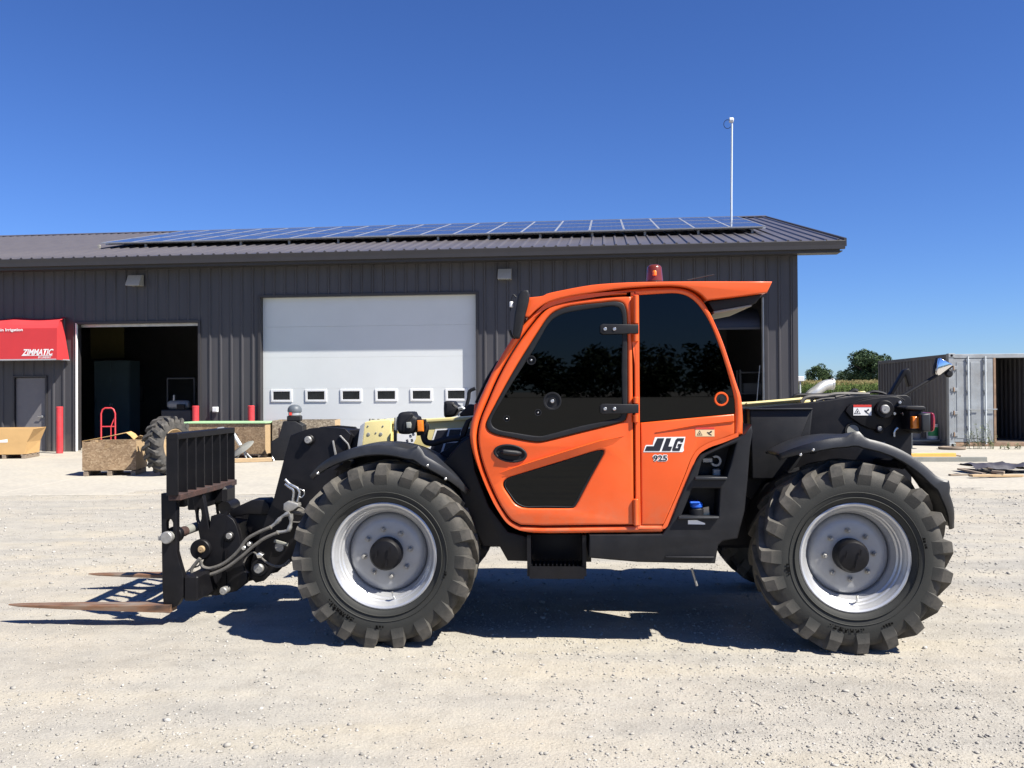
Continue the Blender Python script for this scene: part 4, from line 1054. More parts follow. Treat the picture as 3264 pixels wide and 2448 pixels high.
mb = MB(); vs = [(u, VC+0.0035, z) for u, z in a_] + [(u, VC-0.006*k, z-0.001) for k, (u, z) in zip((0.2,1,1), a_)] + [(u, VC+0.0035, z) for u, z in b2]
mb.add(vs, [(k*3+i, k*3+i+1, (k+1)*3+i+1, (k+1)*3+i) for k in range(2) for i in range(2)]); mb.build('panel_crease', 'orange', qp, 40)
def flat(name, pts, v, m, parent, th=0.0015):
    mb = MB(); mb.prism(UZ(pts, VC), v, v+th, (), 0); return mb.build(name, m, parent, None)
# logo letters traced as slanted blocks, white outline behind
VL = VC+0.0005
J = [(1283,1008),(1323,1008),(1296,1083),(1207,1083),(1219,1055),(1262,1055),(1267,1040)]
Lm = [(1336,1008),(1364,1008),(1347,1057),(1370,1057),(1360,1083),(1308,1083)]
G = [(1393+gx*0.82-0.36*gy, 1008+gy) for gx, gy in ((8,0),(58,0),(58,24),(40,24),(40,17),(21,17),(21,58),(38,58),(38,48),(29,48),(29,33),(57,33),(57,75),(8,75),(0,67),(0,9))]
HALO = [(1268,1002),(1447,1000),(1442,1030),(1436,1060),(1438,1082),(1428,1090),(1200,1090),(1210,1056),(1216,1048),(1255,1048),(1258,1034)]
flat('logo_outline', C3(HALO), VL+0.0016, 'white_decal', qp)
for nm, pts in (('logo_letter', J), ('logo_letter', Lm), ('logo_letter', G)): flat(nm, C3(pts), VL, 'black_decal', qp)
x0, z1 = V.hit(*C3([(1258,1108)])[0], VC); x1, z0 = V.hit(*C3([(1340,1142)])[0], VC)
e_ = 0.0042
mo = lettering('model_number_outline', '925', 'white_decal', qp, x0, x1, z0, z1, VL+0.0012, 0.0, 0.025)
bmo = bmesh.new(); 
for k in range(10):
    b0 = len(bmo.verts); bmo.from_mesh(mo.data); bmo.verts.ensure_lookup_table()
    for vv in bmo.verts[b0:]: vv.co += Vector((e_*math.cos(k*0.6283), 0.00012*k, e_*math.sin(k*0.6283)))
bmo.to_mesh(mo.data); bmo.free()
lettering('model_number', '925', 'black_decal', qp, x0, x1, z0, z1, VL, 0.0, 0.025)
def warn(parent, C, q, v, base, vp):
    (x0, y0), (x1, y1) = q
    def fl(nm, pts, vv, m):
        mb = MB(); mb.prism(UZ(C(pts), vp), vv, vv+0.001, (), 0); mb.build(nm, m, parent, None)
    fl('warning_decal', [(x0,y0),(x1,y0),(x1,y1),(x0,y1)], v, base)
    h = y1-y0; w = x1-x0
    fl('decal_header', [(x0,y0),(x1,y0),(x1,y0+h*0.22),(x0,y0+h*0.22)], v-0.0012, 'red_decal')
    tx = x0+w*0.22; ty = y0+h*0.62; r_ = h*0.30
    fl('warning_triangle', [(tx-r_*1.05,ty+r_*0.8),(tx+r_*1.05,ty+r_*0.8),(tx,ty-r_)], v-0.0012, 'black_decal')
    fl('triangle_field', [(tx-r_*0.75,ty+r_*0.62),(tx+r_*0.75,ty+r_*0.62),(tx,ty-r_*0.62)], v-0.0024, base)
    fl('triangle_sign', [(tx-r_*0.25,ty+r_*0.45),(tx+r_*0.3,ty+r_*0.3),(tx+r_*0.1,ty-r_*0.2),(tx-r_*0.1,ty-r_*0.1)], v-0.0036, 'black_decal')
    px_ = x0+w*0.75
    for (ax, ay, bx, by) in ((-.14,.50,.0,.56),(-.02,.52,.12,.42),(-.08,.6,.10,.80),(.02,.44,.10,.36)):
        fl('pictogram', [(px_+ax*w,y0+ay*h),(px_+bx*w,y0+by*h),(px_+bx*w,y0+(by+.10)*h),(px_+ax*w,y0+(ay+.12)*h)], v-0.0012, 'black_decal')
warn(qp, C3, ((1506,945),(1618,998)), VC+0.0025, 'beige_decal', VC)

# roof with rear visor
ROOF = C3([(503,292),(510,240),(526,182),(526,182),(610,172),(632,160),(760,132),(900,108),(1050,96),(1220,90),(1500,87),(1956,88),(1956,88),(1926,152),(1926,152),(1750,176),(1572,196),(1572,196),(1535,160),(1475,128),(1400,114),(1280,113),(1100,125),(900,152),(720,184),(622,217),(560,262),(524,296)])
mb = MB(); oo = cr(UZ(ROOF, 0.085), 3); mb.prism(oo, 0.075, 0.92, (), 0.007); roof = mb.build('cab_roof', 'orange', tel, 40)
mb = MB(); q = cr(UZ(C3([(640,190),(900,150),(1200,128),(1400,120),(1480,135),(1480,175),(1200,170),(900,190),(660,225)]), 0.1), 2); mb.prism(q, 0.19, 0.87, (), 0); mb.build('headliner', 'black_plastic', tel)
# visor underside and its lamp panel
pr('visor_lining', C3([(1578,203),(1900,160),(1860,215),(1840,225),(1615,268)]), 0.14, 0.86, 'black_plastic', roof, b=0.01)
pr('visor_trim', C3([(1612,262),(1835,222),(1838,232),(1616,276)]), 0.13, 0.87, 'steel_beam', roof, b=0.004)
# windscreen and rear window as curved sheets between the side frames
ws = UZ(C3([(205,930),(228,830),(275,720),(343,585),(412,468),(482,365),(545,300)]), VC); rw = UZ(C3([(1568,245),(1610,330),(1655,432),(1698,556),(1738,682),(1768,772),(1776,860),(1776,985)]), VC)
mb = MB(); mb.strip(cr(ws, 3, False), 0.20, 0.87); mb.build('windscreen', 'tint_glass', tel)
mb = MB(); mb.strip(cr(rw, 3, False), 0.20, 0.87); mb.build('rear_window', 'tint_glass', tel)
lw = UZ(C3([(205,930),(190,1000),(200,1090),(240,1205),(290,1325),(345,1430),(400,1505),(470,1545),(560,1560),(1312,1558),(1335,1525),(1440,1295),(1500,1140),(1530,1095),(1590,1060),(1776,990)]), VC)
mb = MB(); mb.strip(lw, 0.19, 0.88); mb.build('cab_tub', 'black_paint', tel)
# inside: seat, steering wheel and column
su, sz = V.hit(*C3([(1180,1250)])[0], 0.5)
mb = MB(); mb.box(su-0.28, su+0.22, 0.28, 0.74, sz-0.12, sz, 0.05); mb.prism([(su+0.12,sz),(su+0.24,sz),(su+0.36,sz+0.62),(su+0.26,sz+0.64)], 0.29, 0.73, b=0.03); mb.build('seat', 'seat_fabric', tel)
cu_, cz_ = V.hit(*C3([(720,960)])[0], 0.5)
mb = MB(); mb.tube([(cu_-0.25,0.51,cz_-0.5),(cu_,0.51,cz_)], 0.03)
ring = []
for k in range(25):
    a = 2*math.pi*k/24; ring.append((cu_+0.02+0.17*math.sin(a)*0.5, 0.51+0.17*math.cos(a), cz_+0.17*math.sin(a)*0.85))
mb.tube(ring, 0.014, 6); mb.build('steering_wheel', 'black_plastic', tel)
# beacon
bu, bz = V.hit(2086, 897, 0.45)
mb = MB(); mb.lathe([(0.001,0.112),(0.028,0.110),(0.042,0.102),(0.048,0.090),(0.052,0.05),(0.057,0.0)], (bu,0.45,bz), 'z', 28); bcn = mb.build('beacon', 'beacon_lens', tel)
mb = MB(); mb.cyl((bu,0.45,bz), 0.059, -0.06, 0.003, 'z', 24, 0.006); mb.build('beacon_base', 'black_plastic', bcn)
mb = MB(); mb.cyl((bu-0.004,0.400,bz), 0.014, 0.03, 0.065, 'z', 12, 0.005); mb.build('beacon_bulb', 'amber_lens', bcn)
# radio aerial
a_ = P3(2190, 893, 0.5); b_ = P3(2276, 875, 0.6)
mb = MB(); mb.tube([a_, b_], [0.004, 0.003], 6); mb.build('aerial', 'black_plastic', tel)
# left mirror at the roof corner
mir = pr('cab_mirror', C3([(462,168),(480,142),(500,136),(522,138),(529,156),(526,200),(500,300),(470,418),(446,420),(430,400)]), 0.02, 0.20, 'black_plastic', b=0.012, n=2)
mb = MB(); mb.tube([P3(*C3([(500,250)])[0],0.12), P3(*C3([(545,262)])[0],0.12)], 0.012, 8); mb.build('mirror_arm', 'black_plastic', mir)
pts = C3([(452,180),(436,165),(426,185),(420,230),(416,260)])
mb = MB(); mb.tube(cr([P3(x,y,0.06) for x,y in pts],4,False), 0.004, 6); mb.build('mirror_cable', 'black_plastic', mir)
u, z = V.hit(*C3([(424,222)])[0], 0.06); mb = MB(); mb.cyl((u,0.06,z), 0.012, -0.018, 0.018, 'z', 10, 0.004); mb.build('cable_plug', 'white_decal', mir)
pts = C3([(446,420),(428,412),(420,395),(415,375)])
mb = MB(); mb.tube([P3(x,y,0.1) for x,y in pts], 0.008, 6); mb.build('mirror_bracket', 'black_plastic', mir)
# wiper and its hose in front of the windscreen
for dz, rr in ((0, 0.009), (12, 0.006)):
    pts = C3([(345,555+dz),(310,610+dz),(275,670+dz),(240,745+dz),(215,800+dz)])
    mb = MB(); mb.tube(cr([P3(x,y,0.55) for x,y in pts],3,False), rr, 6); mb.build('wiper_arm', 'black_plastic', tel)

# ------------------------------------------------ fenders: curved guards over the near tyres
def fender(name, cu, cz, r0, a0, a1, v0, v1, ribs, taper0, taper1, parent=tel):
    n = 40; mb = MB(); vs = []; m_ = 7
    prof = [(-0.042, 0.02), (-0.034, 0.0), (0.0, 0.0), (0.018, 0.03), (0.022, 0.5), (0.022, 1.0), (0.008, 1.0)]
    for i in range(n+1):
        f = i/n; a = a0 + (a1-a0)*f
        k = min(1, f/taper0 if taper0 else 1, (1-f)/taper1 if taper1 else 1); k = math.sin(0.5*math.pi*max(0.04, k))
        bump = sum(0.045*math.exp(-((f-rb)/0.028)**2) for rb in ribs)
        for (dr, dv) in prof:
            rr = r0 + (dr if dr > 0 else dr*(0.25+0.75*k)) + (bump*(1.0 if dr >= 0 and dv < 0.2 else 0.25) if dv < 0.9 else 0)
            vv = v0 + (v1-v0)*dv + (0 if dv > 0.4 else (v1-v0)*0.35*(1-k))
            vs.append((cu + rr*math.cos(a), vv, cz + rr*math.sin(a)))
    fs = [(i*m_+j, i*m_+j+1, (i+1)*m_+j+1, (i+1)*m_+j) for i in range(n) for j in range(m_-1)]
    mb.add(vs, fs)
    vs2 = [(x, y+0.0, z) for x, y, z in vs]
    o = mb.build(name, 'fender_plastic', parent, 42)
    sd_ = o.modifiers.new('thickness', 'SOLIDIFY'); sd_.thickness = 0.006; sd_.offset = 0
    return o
fcu, fcz = V.hit(1228, 1780, 0.05)
ff = fender('front_fender', UF-0.03, WZ+0.03, 0.648, R(136), R(33), 0.02, 0.46, (0.655,), 0.28, 0.30)
rf = fender('rear_fender', UR-0.045, WZ+0.03, 0.688, R(124), R(11), 0.02, 0.46, (0.34, 0.78), 0.20, 0.22)
fender('front_fender', UF-0.03, WZ+0.03, 0.648, R(136), R(33), 2.08, 1.64, (0.655,), 0.28, 0.30)
fender('rear_fender', UR-0.045, WZ+0.03, 0.688, R(124), R(11), 2.08, 1.64, (0.34, 0.78), 0.20, 0.22)
for (fo, cu, r0, angs) in ((ff, UF-0.03, 0.648, (128, 100, 47, 60)), (rf, UR-0.045, 0.688, (115, 108, 40, 95))):
    for a in angs:
        mb = MB(); c = (cu+(r0-0.022)*math.cos(R(a)), 0.04, WZ+0.03+(r0-0.022)*math.sin(R(a))); mb.cyl(c, 0.009, -0.022, 0.0, 'y', 10, 0.003); mb.build('fender_bolt', 'chrome', fo)
# fender brackets behind
for (cu, r0, a) in ((UF, 0.63, 118), (UF, 0.63, 60), (UR, 0.67, 105), (UR, 0.67, 55)):
    mb = MB(); p = (cu+r0*math.cos(R(a)), 0.3, WZ+r0*math.sin(R(a))); mb.tube([p, (p[0], 0.85, p[2]-0.02)], 0.03, 8); mb.build('fender_bracket', 'black_paint', tel)
pr('rear_mudguard', C4([(745,770),(770,690),(850,560),(960,490),(1080,462),(1300,440),(1500,470),(1660,560),(1668,620),(1640,640),(1500,540),(1300,500),(1090,505),(960,560),(870,640),(800,760),(760,860)]), 0.44, 0.74, 'black_plastic', b=0.01)

# ------------------------------------------------ rear frame and tail
pr('rear_frame', C6([(60,232),(890,155),(1240,108),(1430,78),(1700,70),(1990,70),(2035,95),(2050,160),(2052,1080),(2052,1300),(300,1400),(100,1250),(100,600)]), 0.74, 0.80, 'black_paint', b=0.006)
pr('rear_frame_far', C6([(60,232),(890,155),(1240,108),(1430,78),(1990,70),(2035,95),(2050,160),(2052,1300),(300,1400),(100,1250)]), 1.30, 1.36, 'black_paint', b=0.006, vp=0.74)
pr('counterweight', C6([(1500,260),(2040,260),(2046,1250),(1300,1250)]), 0.80, 1.30, 'black_paint', b=0.0, vp=0.74)
pr('tank_cover', C6([(145,242),(880,232),(893,240),(850,640),(700,900),(560,1060),(170,1060),(160,640)]), 0.62, 0.74, 'black_plastic', b=0.012)
pr('tank_cover_lip', C6([(140,232),(885,224),(890,244),(140,248)]), 0.60, 0.74, 'black_plastic', b=0.004)
# boom tower: raised lens-shaped gusset, pins and bolts
rt = pr('pivot_gusset', C6([(1270,260),(1330,180),(1480,130),(1700,95),(1880,88),(1950,130),(1960,260),(1850,330),(1800,420),(1650,480),(1450,420)]), 0.715, 0.74, 'black_paint', b=0.006, n=2)
def pin(px, py, r_, v, d, m, C=C6, nm='pivot_pin', par=None):
    u, z = V.hit(*C([(px,py)])[0], v); mb = MB(); mb.cyl((u,v,z), r_, -d, 0.02, 'y', 28, min(0.006, r_*0.2)); mb.cyl((u,v,z), r_*0.12, -d-0.003, 0, 'y', 8); return mb.build(nm, m, par or tel)
pin(1725, 238, 0.062, 0.705, 0.025, 'black_paint', nm='pin_collar'); pin(1725, 238, 0.031, 0.69, 0.03, 'pin_grey')
for (x, y) in ((1905,158),(1937,218),(1843,287),(1950,287)): pin(x, y, 0.0105, 0.705, 0.014, 'chrome', nm='bolt')
pin(1668, 465, 0.030, 0.73, 0.02, 'black_paint', nm='pin_collar'); pin(1668, 465, 0.016, 0.715, 0.016, 'grey_plastic')
u, z = V.hit(*C6([(1360,490)])[0], 0.735); mb = MB(); mb.lathe([(0.040,0.03),(0.046,-0.006),(0.056,-0.006),(0.060,0.01)], (u,0.735,z), 'y', 28); mb.build('access_hole', 'black_plastic', tel); mb = MB(); mb.cyl((u,0.735,z), 0.041, -0.002, 0.01, 'y', 24); mb.build('access_cap', 'steel_beam', tel)
mb = MB(); mb.tube(cr([P3(*C6([p])[0],0.72) for p in ((1845,560),(1845,510),(1862,475),(1885,455))],3,False), 0.008, 6); mb.build('grab_hook', 'chrome', tel)
pr('frame_plate', C6([(1660,622),(1740,622),(1740,665),(1660,665)]), 0.725, 0.735, 'grey_plastic', b=0.002)
warn(tel, C6, ((1365,185),(1577,310)), 0.712, 'white_decal', 0.712)
# curved grab bar over the rear frame
mb = MB(); mb.tube(cr([P3(*C6([p])[0],0.75) for p in ((1280,205),(1400,140),(1600,100),(1800,85),(1900,95),(1960,135))],3,False), 0.012, 8); mb.build('guard_bar', 'black_paint', tel)
# bracket, marker lamp, tail lamp
br_ = pr('tail_bracket', C9([(725,190),(760,170),(960,172),(990,195),(985,225),(925,235),(740,215)]), 0.55, 0.78, 'black_plastic', b=0.008)
pr('bracket_arm', C9([(780,230),(930,230),(930,520),(900,520),(870,500),(800,470)]), 0.58, 0.74, 'black_plastic', br_, b=0.006)
ml_ = pr('side_marker', C9([(818,305),(905,303),(906,452),(820,455)]), 0.545, 0.585, 'amber_lens', b=0.008)
tl_ = pr('tail_lamp', C9([(930,280),(960,268),(1050,262),(1052,495),(960,498),(935,470)]), 0.50, 0.66, 'fender_plastic', b=0.012)
pr('lamp_lens', C9([(1053,264),(1075,256),(1095,270),(1108,340),(1108,420),(1095,480),(1070,497),(1053,495)]), 0.502, 0.658, 'red_lens', tl_, b=0.012)
# rear mirror on its arm and the folded bracket
CA = lambda pts: crop(2500, 1050, 2.895, pts)
rm = pr('rear_mirror', CA([(1412,345),(1432,268),(1440,262),(1545,318),(1553,332),(1440,418),(1418,425),(1408,405)]), 0.90, 0.93, 'mirror', b=0.004)
mb = MB(); mb.prism(UZ(CA([(1405,340),(1430,260),(1440,255),(1555,318),(1560,334),(1440,425),(1415,432),(1400,408)]), 0.9), 0.932, 0.96, (), 0.0); mb.build('mirror_back', 'black_plastic', rm)
mb = MB(); mb.tube([P3(*CA([p])[0],0.94) for p in ((1000,668),(1200,548),(1400,430),(1545,335))], 0.013, 8); mb.cyl((V.hit(*CA([(1520,405)])[0],0.96)[0], 0.96, V.hit(*CA([(1520,405)])[0],0.96)[1]), 0.03, -0.01, 0.03, 'y', 16, 0.012); mb.build('mirror_arm', 'black_plastic', rm)
pr('folded_bracket', CA([(975,600),(1090,400),(1105,375),(1150,360),(1165,395),(1180,520),(1150,530),(1120,420),(1010,600)]), 1.05, 1.10, 'black_paint', b=0.005)

# ------------------------------------------------ boom
bm_ = pr('boom', [(1160,1352),(1250,1342),(2560,1274),(2640,1276),(2640,1400),(2560,1400),(1146,1492)], 0.93, 1.17, 'cream', b=0.015)
pr('boom_flange', [(1243,1342),(2560,1274),(2560,1280),(1243,1352)], 0.905, 0.93, 'cream', bm_, b=0.004)
bc = pr('boom_collar', [(1163,1346),(1180,1341),(1243,1336),(1247,1345),(1238,1490),(1145,1490)], 0.88, 1.22, 'cream', b=0.008)
pr('collar_edge', [(1148,1358),(1163,1346),(1146,1490),(1128,1490)], 0.875, 1.225, 'galv', bc, b=0.003)
for (x, y, r_) in ((920,450,0.013),(1052,448,0.013),(1000,434,0.006),(915,362,0.006),(1075,362,0.006)): pin(x, y, r_, 0.88, 0.004, 'steel_beam', C7, 'collar_bolt', bc)
for x in (940,975,1030,1100,1160):
    p = P3(*C7([(x,300)])[0], 0.95); mb = MB(); mb.cyl(p, 0.010, -0.02, 0.012, 'z', 8, 0.002); mb.build('collar_stud', 'steel_beam', bc)
# boom lettering: slanted black blocks edged in white
def bflat(nm, pts, v, m):
    mb = MB(); mb.prism(UZ(C7(pts), 0.925), v, v+0.0015, (), 0); mb.build(nm, m, bm_, None)
bflat('boom_logo_edge', [(1635,395),(2060,372),(2060,700),(1560,700),(1400,640),(1460,600),(1575,590)], 0.9265, 'white_decal')
for q in ([(1655,408),(1772,402),(1745,500),(1620,505)], [(1790,400),(1910,395),(1885,490),(1765,498)], [(1600,560),(1722,548),(1690,650),(1640,655),(1570,640)], [(1745,545),(1880,535),(1850,640),(1712,650)], [(1925,392),(2060,385),(2060,640),(1870,650)]):
    bflat('boom_logo_block', q, 0.9245, 'black_decal')
# angle gauge plate and its post
ag = pr('angle_gauge', C7([(1225,440),(1300,450),(1420,420),(1432,450),(1425,500),(1395,560),(1370,585),(1225,585)]), 0.86, 0.864, 'white_decal', b=0)
for (x, y) in ((1370,470),(1385,515),(1335,520),(1345,560),(1285,550),(1320,565),(1300,575),(1400,450)): 
    mb = MB(); mb.prism(UZ(C7([(x-13,y-13),(x+7,y-17),(x+14,y+9),(x-7,y+14)]), 0.86), 0.8585, 0.8597, [UZ(C7([(x-5,y-5),(x+3,y-6),(x+5,y+3),(x-3,y+5)]), 0.86)], 0); mb.build('gauge_figure', 'black_decal', ag, None)
pr('gauge_post', C7([(1185,385),(1222,380),(1222,585),(1190,585)]), 0.85, 0.88, 'black_paint', b=0.004)
# inner boom section and gooseneck head
pr('boom_extension', [(1030,1378),(1160,1366),(1150,1490),(1000,1500)], 0.96, 1.14, 'black_paint', b=0.01)
HEAD = [(926,1388),(950,1378),(985,1366),(1040,1361),(1100,1366),(1118,1385),(1105,1430),(1085,1470),(1060,1560),(1030,1640),(985,1730),(930,1787),(866,1826),(840,1852),(815,1858),(795,1840),(800,1790),(830,1700),(856,1628),(872,1590),(890,1520),(908,1450)]
hd = pr('boom_head', HEAD, 0.88, 0.91, 'black_paint', b=0.005)
pr('boom_head_far', HEAD, 1.19, 1.22, 'black_paint', b=0.005, vp=0.88)
pr('boom_head_core', [(x+4, y+6) for x, y in HEAD[1:12]] + [(900,1790),(868,1640),(905,1500)], 0.91, 1.19, 'black_paint', b=0.0, vp=0.88)
pin(1345, 225, 0.038, 0.875, 0.02, 'black_paint', C5, 'pin_collar', hd); pin(1338, 226, 0.027, 0.862, 0.03, 'pin_grey', C5, 'pivot_pin', hd)
pin(905, 1355, 0.062, 0.868, 0.02, 'black_paint', C5, 'pin_collar', hd); pin(903, 1357, 0.036, 0.85, 0.03, 'pin_grey', C5, 'pivot_pin', hd)
pin(1083, 1170, 0.036, 0.875, 0.012, 'pin_grey', C5, 'pivot_pin', hd)
pr('pin_keeper', C5([(1035,1105),(1155,1140),(1148,1165),(1028,1130)]), 0.852, 0.866, 'steel_beam', hd, b=0.003)
pr('pipe_clamp', C7([(530,520),(545,515),(580,680),(560,690)]), 0.86, 0.875, 'pin_grey', hd, b=0.002)
pr('pipe_clamp', C7([(605,465),(620,460),(700,545),(720,590),(715,630),(695,560)]), 0.86, 0.875, 'pin_grey', hd, b=0.002)
mb = MB(); mb.tube([P3(1095,1560,0.84), P3(1120,1700,0.86)], 0.05, 12); mb.build('tilt_cylinder', 'black_paint', tel)
# hydraulic pipes, coupler block, hoses
for off in (0, 1):
    q = [(1130,585+off*40-10),(1165,612+off*30),(1240 - off*40,655+off*12),(1258-off*52,690),(1240-off*44,770)]
    mb = MB(); mb.tube(cr([P3(*C5([p])[0],0.80) for p in q],4,False), 0.009, 8); mb.build('hydraulic_pipe', 'chrome', tel)
mb = MB(); mb.tube(cr([P3(*C5([p])[0],0.80) for p in ((1258,660),(1295,675),(1300,705),(1270,735),(1250,720))],4,False), 0.004, 6); mb.build('tie_wire', 'chrome', tel)
pr('valve_block', C5([(1115,790),(1150,768),(1240,790),(1245,815),(1200,850),(1150,865),(1112,845)]), 0.76, 0.84, 'pin_grey', b=0.006)
mb = MB(); mb.tube([P3(*C5([p])[0],0.82) for p in ((1180,850),(1240,860),(1300,865),(1330,850))], 0.026, 10); mb.build('cross_hose', 'hose', tel)
mb = MB(); mb.tube(cr([P3(*C5([p])[0],0.78) for p in ((1190,835),(1250,815),(1295,840),(1300,900),(1260,950),(1200,950))],4,False), 0.005, 6); mb.build('thin_hose', 'hose', tel)
for q in (((1170,870),(1110,900),(1060,950),(1000,1000)), ((1180,880),(1180,960),(1160,1020),(1060,1045))):
    mb = MB(); pp = cr([P3(*C5([p])[0],0.76) for p in q],4,False); mb.tube(pp, [0.012 if (i//3) % 2 else 0.017 for i in range(len(pp))], 8); mb.build('hose_fitting', 'pin_grey', tel)
for q in (((1005,995),(880,1050),(790,1105),(730,1190),(640,1280),(540,1340),(450,1360),(400,1340),(385,1290)), ((1065,1045),(950,1095),(850,1165),(740,1260),(600,1360),(480,1410),(380,1425),(315,1410),(305,1370),(380,1270))):
    mb = MB(); mb.tube(cr([P3(*C5([p])[0],0.72) for p in q],5,False), 0.0125, 8); mb.build('hydraulic_hose', 'hose', tel)
for q in (((385,1270),(375,1330),(300,1360),(235,1415)), ((320,1420),(310,1480),(330,1560),(390,1600),(480,1600)), ((340,1420),(355,1520),(380,1590)), ((765,1310),(800,1250),(850,1215),(880,1235),(900,1250)), ((900,1240),(950,1290),(1040,1335),(1110,1330),(1170,1280)), ((915,1262),(960,1305),(1050,1345),(1120,1340),(1180,1295))):
    mb = MB(); mb.tube(cr([P3(*C5([p])[0],0.74) for p in q],4,False), 0.006, 6); mb.build('thin_hose', 'hose', tel)
pr('hose_union', C5([(870,1235),(900,1220),(935,1240),(920,1270),(885,1270)]), 0.72, 0.76, 'chrome', b=0.004)
for (x, y) in ((775,1175),(822,1140)): pin(x, y, 0.016, 0.74, 0.03, 'chrome', C5, 'hose_union')

# ------------------------------------------------ coupler, carriage, backrest, forks
cp = pr('coupler', C5([(475,900),(520,885),(615,888),(672,930),(700,985),(728,1080),(760,1300),(775,1388),(800,1400),(790,1490),(700,1560),(520,1600),(390,1595),(355,1440),(420,1250),(455,1050)]), 0.84, 0.88, 'black_paint', b=0.006)
pr('coupler_far', C5([(475,900),(520,885),(615,888),(672,930),(700,985),(728,1080),(760,1300),(775,1388),(800,1400),(790,1490),(700,1560),(520,1600),(390,1595),(355,1440),(420,1250),(455,1050)]), 1.22, 1.26, 'black_paint', b=0.006, vp=0.84)
pr('coupler_core', C5([(500,960),(660,990),(690,1300),(700,1500),(420,1560),(400,1400),(470,1150)]), 0.88, 1.22, 'black_paint', b=0, vp=0.84)
pr('coupler_web', C5([(600,1190),(606,1190),(610,1580),(602,1580)]), 0.825, 0.84, 'black_paint', cp, b=0)
pin(635, 1078, 0.040, 0.83, 0.012, 'black_paint', C5, 'pin_collar', cp); pin(637, 1074, 0.024, 0.82, 0.012, 'pin_grey', C5, 'pivot_pin', cp)
pin(393, 1190, 0.075, 0.83, 0.03, 'black_paint', C5, 'pin_collar', cp); pin(395, 1190, 0.026, 0.80, 0.016, 'tan_rim', C5, 'pivot_pin', cp)
pin(608, 1545, 0.028, 0.82, 0.06, 'pin_grey', C5, 'lock_pin', cp)
pr('tilt_link', C5([(600,872),(700,815),(805,768),(925,764),(960,800),(985,855),(950,900),(770,893),(690,912),(640,925)]), 0.96, 1.14, 'black_paint', b=0.008, vp=0.9)
pr('tilt_lever', C5([(770,893),(950,880),(990,850),(1090,800),(1100,1000),(900,1150),(800,1120),(740,1000)]), 1.00, 1.10, 'black_paint', b=0.006, vp=0.9)
mb = MB(); uu, zz = V.hit(*C5([(640,810)])[0], 1.3); mb.cyl((uu, 1.3, zz), 0.05, -0.1, 0.1, 'y', 14); mb.box(uu-0.12, uu+0.01, 1.2, 1.4, zz+0.02, zz+0.17, 0.03); mb.build('link_boss', 'black_paint', tel)
# fork shanks with slots, blades on the ground side
FV = (0.52, 1.57); FW = 0.058; SW = 0.026
SH = [(35,700),(172,700),(172,1215),(200,1320),(230,1420),(232,1600),(180,1690),(60,1740),(46,1500)]
SLOT = [(78,1060),(78,960),(90,930),(108,922),(128,932),(140,960),(140,1060)]
sh = UZ(C5(SH), FV[0]-SW); slot = UZ(C5(SLOT), FV[0]-SW)
fu = [p[0] for p in sh]; zlow = 0.075
heel_u = min(fu)
tip_u = V.hit(30, 1929, FV[0])[0]
def make_fork(v):
    mb = MB(); mb.prism(sh, v-SW, v+SW, [slot], 0.005); o = mb.build('fork_shank', 'black_paint', tel)
    # tapered blade
    n = 14; vs = []
    L0 = heel_u+0.075
    for i in range(n+1):
        f = i/n; u = L0 + (tip_u-L0)*f
        hw = FW*(1 if f < 0.55 else 1-0.55*((f-0.55)/0.45)**1.6)
        th = 0.052*(1-f) + 0.010*f; zt = 0.148 - 0.012*f
        if i == n: hw *= 0.55; th *= 0.5
        vs += [(u, v-hw, zt-0.004), (u, v-hw+0.006, zt), (u, v+hw-0.006, zt), (u, v+hw, zt-0.004), (u, v+hw, zt-th), (u, v-hw, zt-th)]
    fs = [(i*6+k, i*6+(k+1) % 6, (i+1)*6+(k+1) % 6, (i+1)*6+k) for i in range(n) for k in range(6)] + [tuple(range(6)), tuple(reversed(range(n*6, n*6+6)))]
    b_ = MB(); b_.add(vs, fs); b_.build('fork_blade', 'fork_steel', tel, 30)
for v in FV: make_fork(v)
# shaft through both shanks
su_, sz_ = V.hit(*C5([(95,1085)])[0], FV[0]-0.06)
mb = MB(); mb.tube([(su_, 0.46, sz_), (su_, 1.70, sz_)], 0.034, 16); mb.build('fork_shaft', 'steel_beam', tel)
mb = MB(); mb.tube([(su_, 0.60, sz_), (su_, 0.74, sz_)], 0.0355, 16); mb.build('shaft_rust', 'rust_bar', tel)
mb = MB(); mb.cyl((su_, 0, sz_), 0.042, 0.430, 0.470, 'y', 24, 0.006); mb.box(su_-0.06, su_-0.03, 0.44, 0.46, sz_-0.02, sz_+0.01, 0.003); mb.build('shaft_cap', 'pin_grey', tel)
mb = MB(); mb.cyl((su_, 0, sz_), 0.058, FV[0]+SW+0.002, FV[0]+SW+0.06, 'y', 20, 0.006); mb.build('shaft_sleeve', 'black_paint', tel)
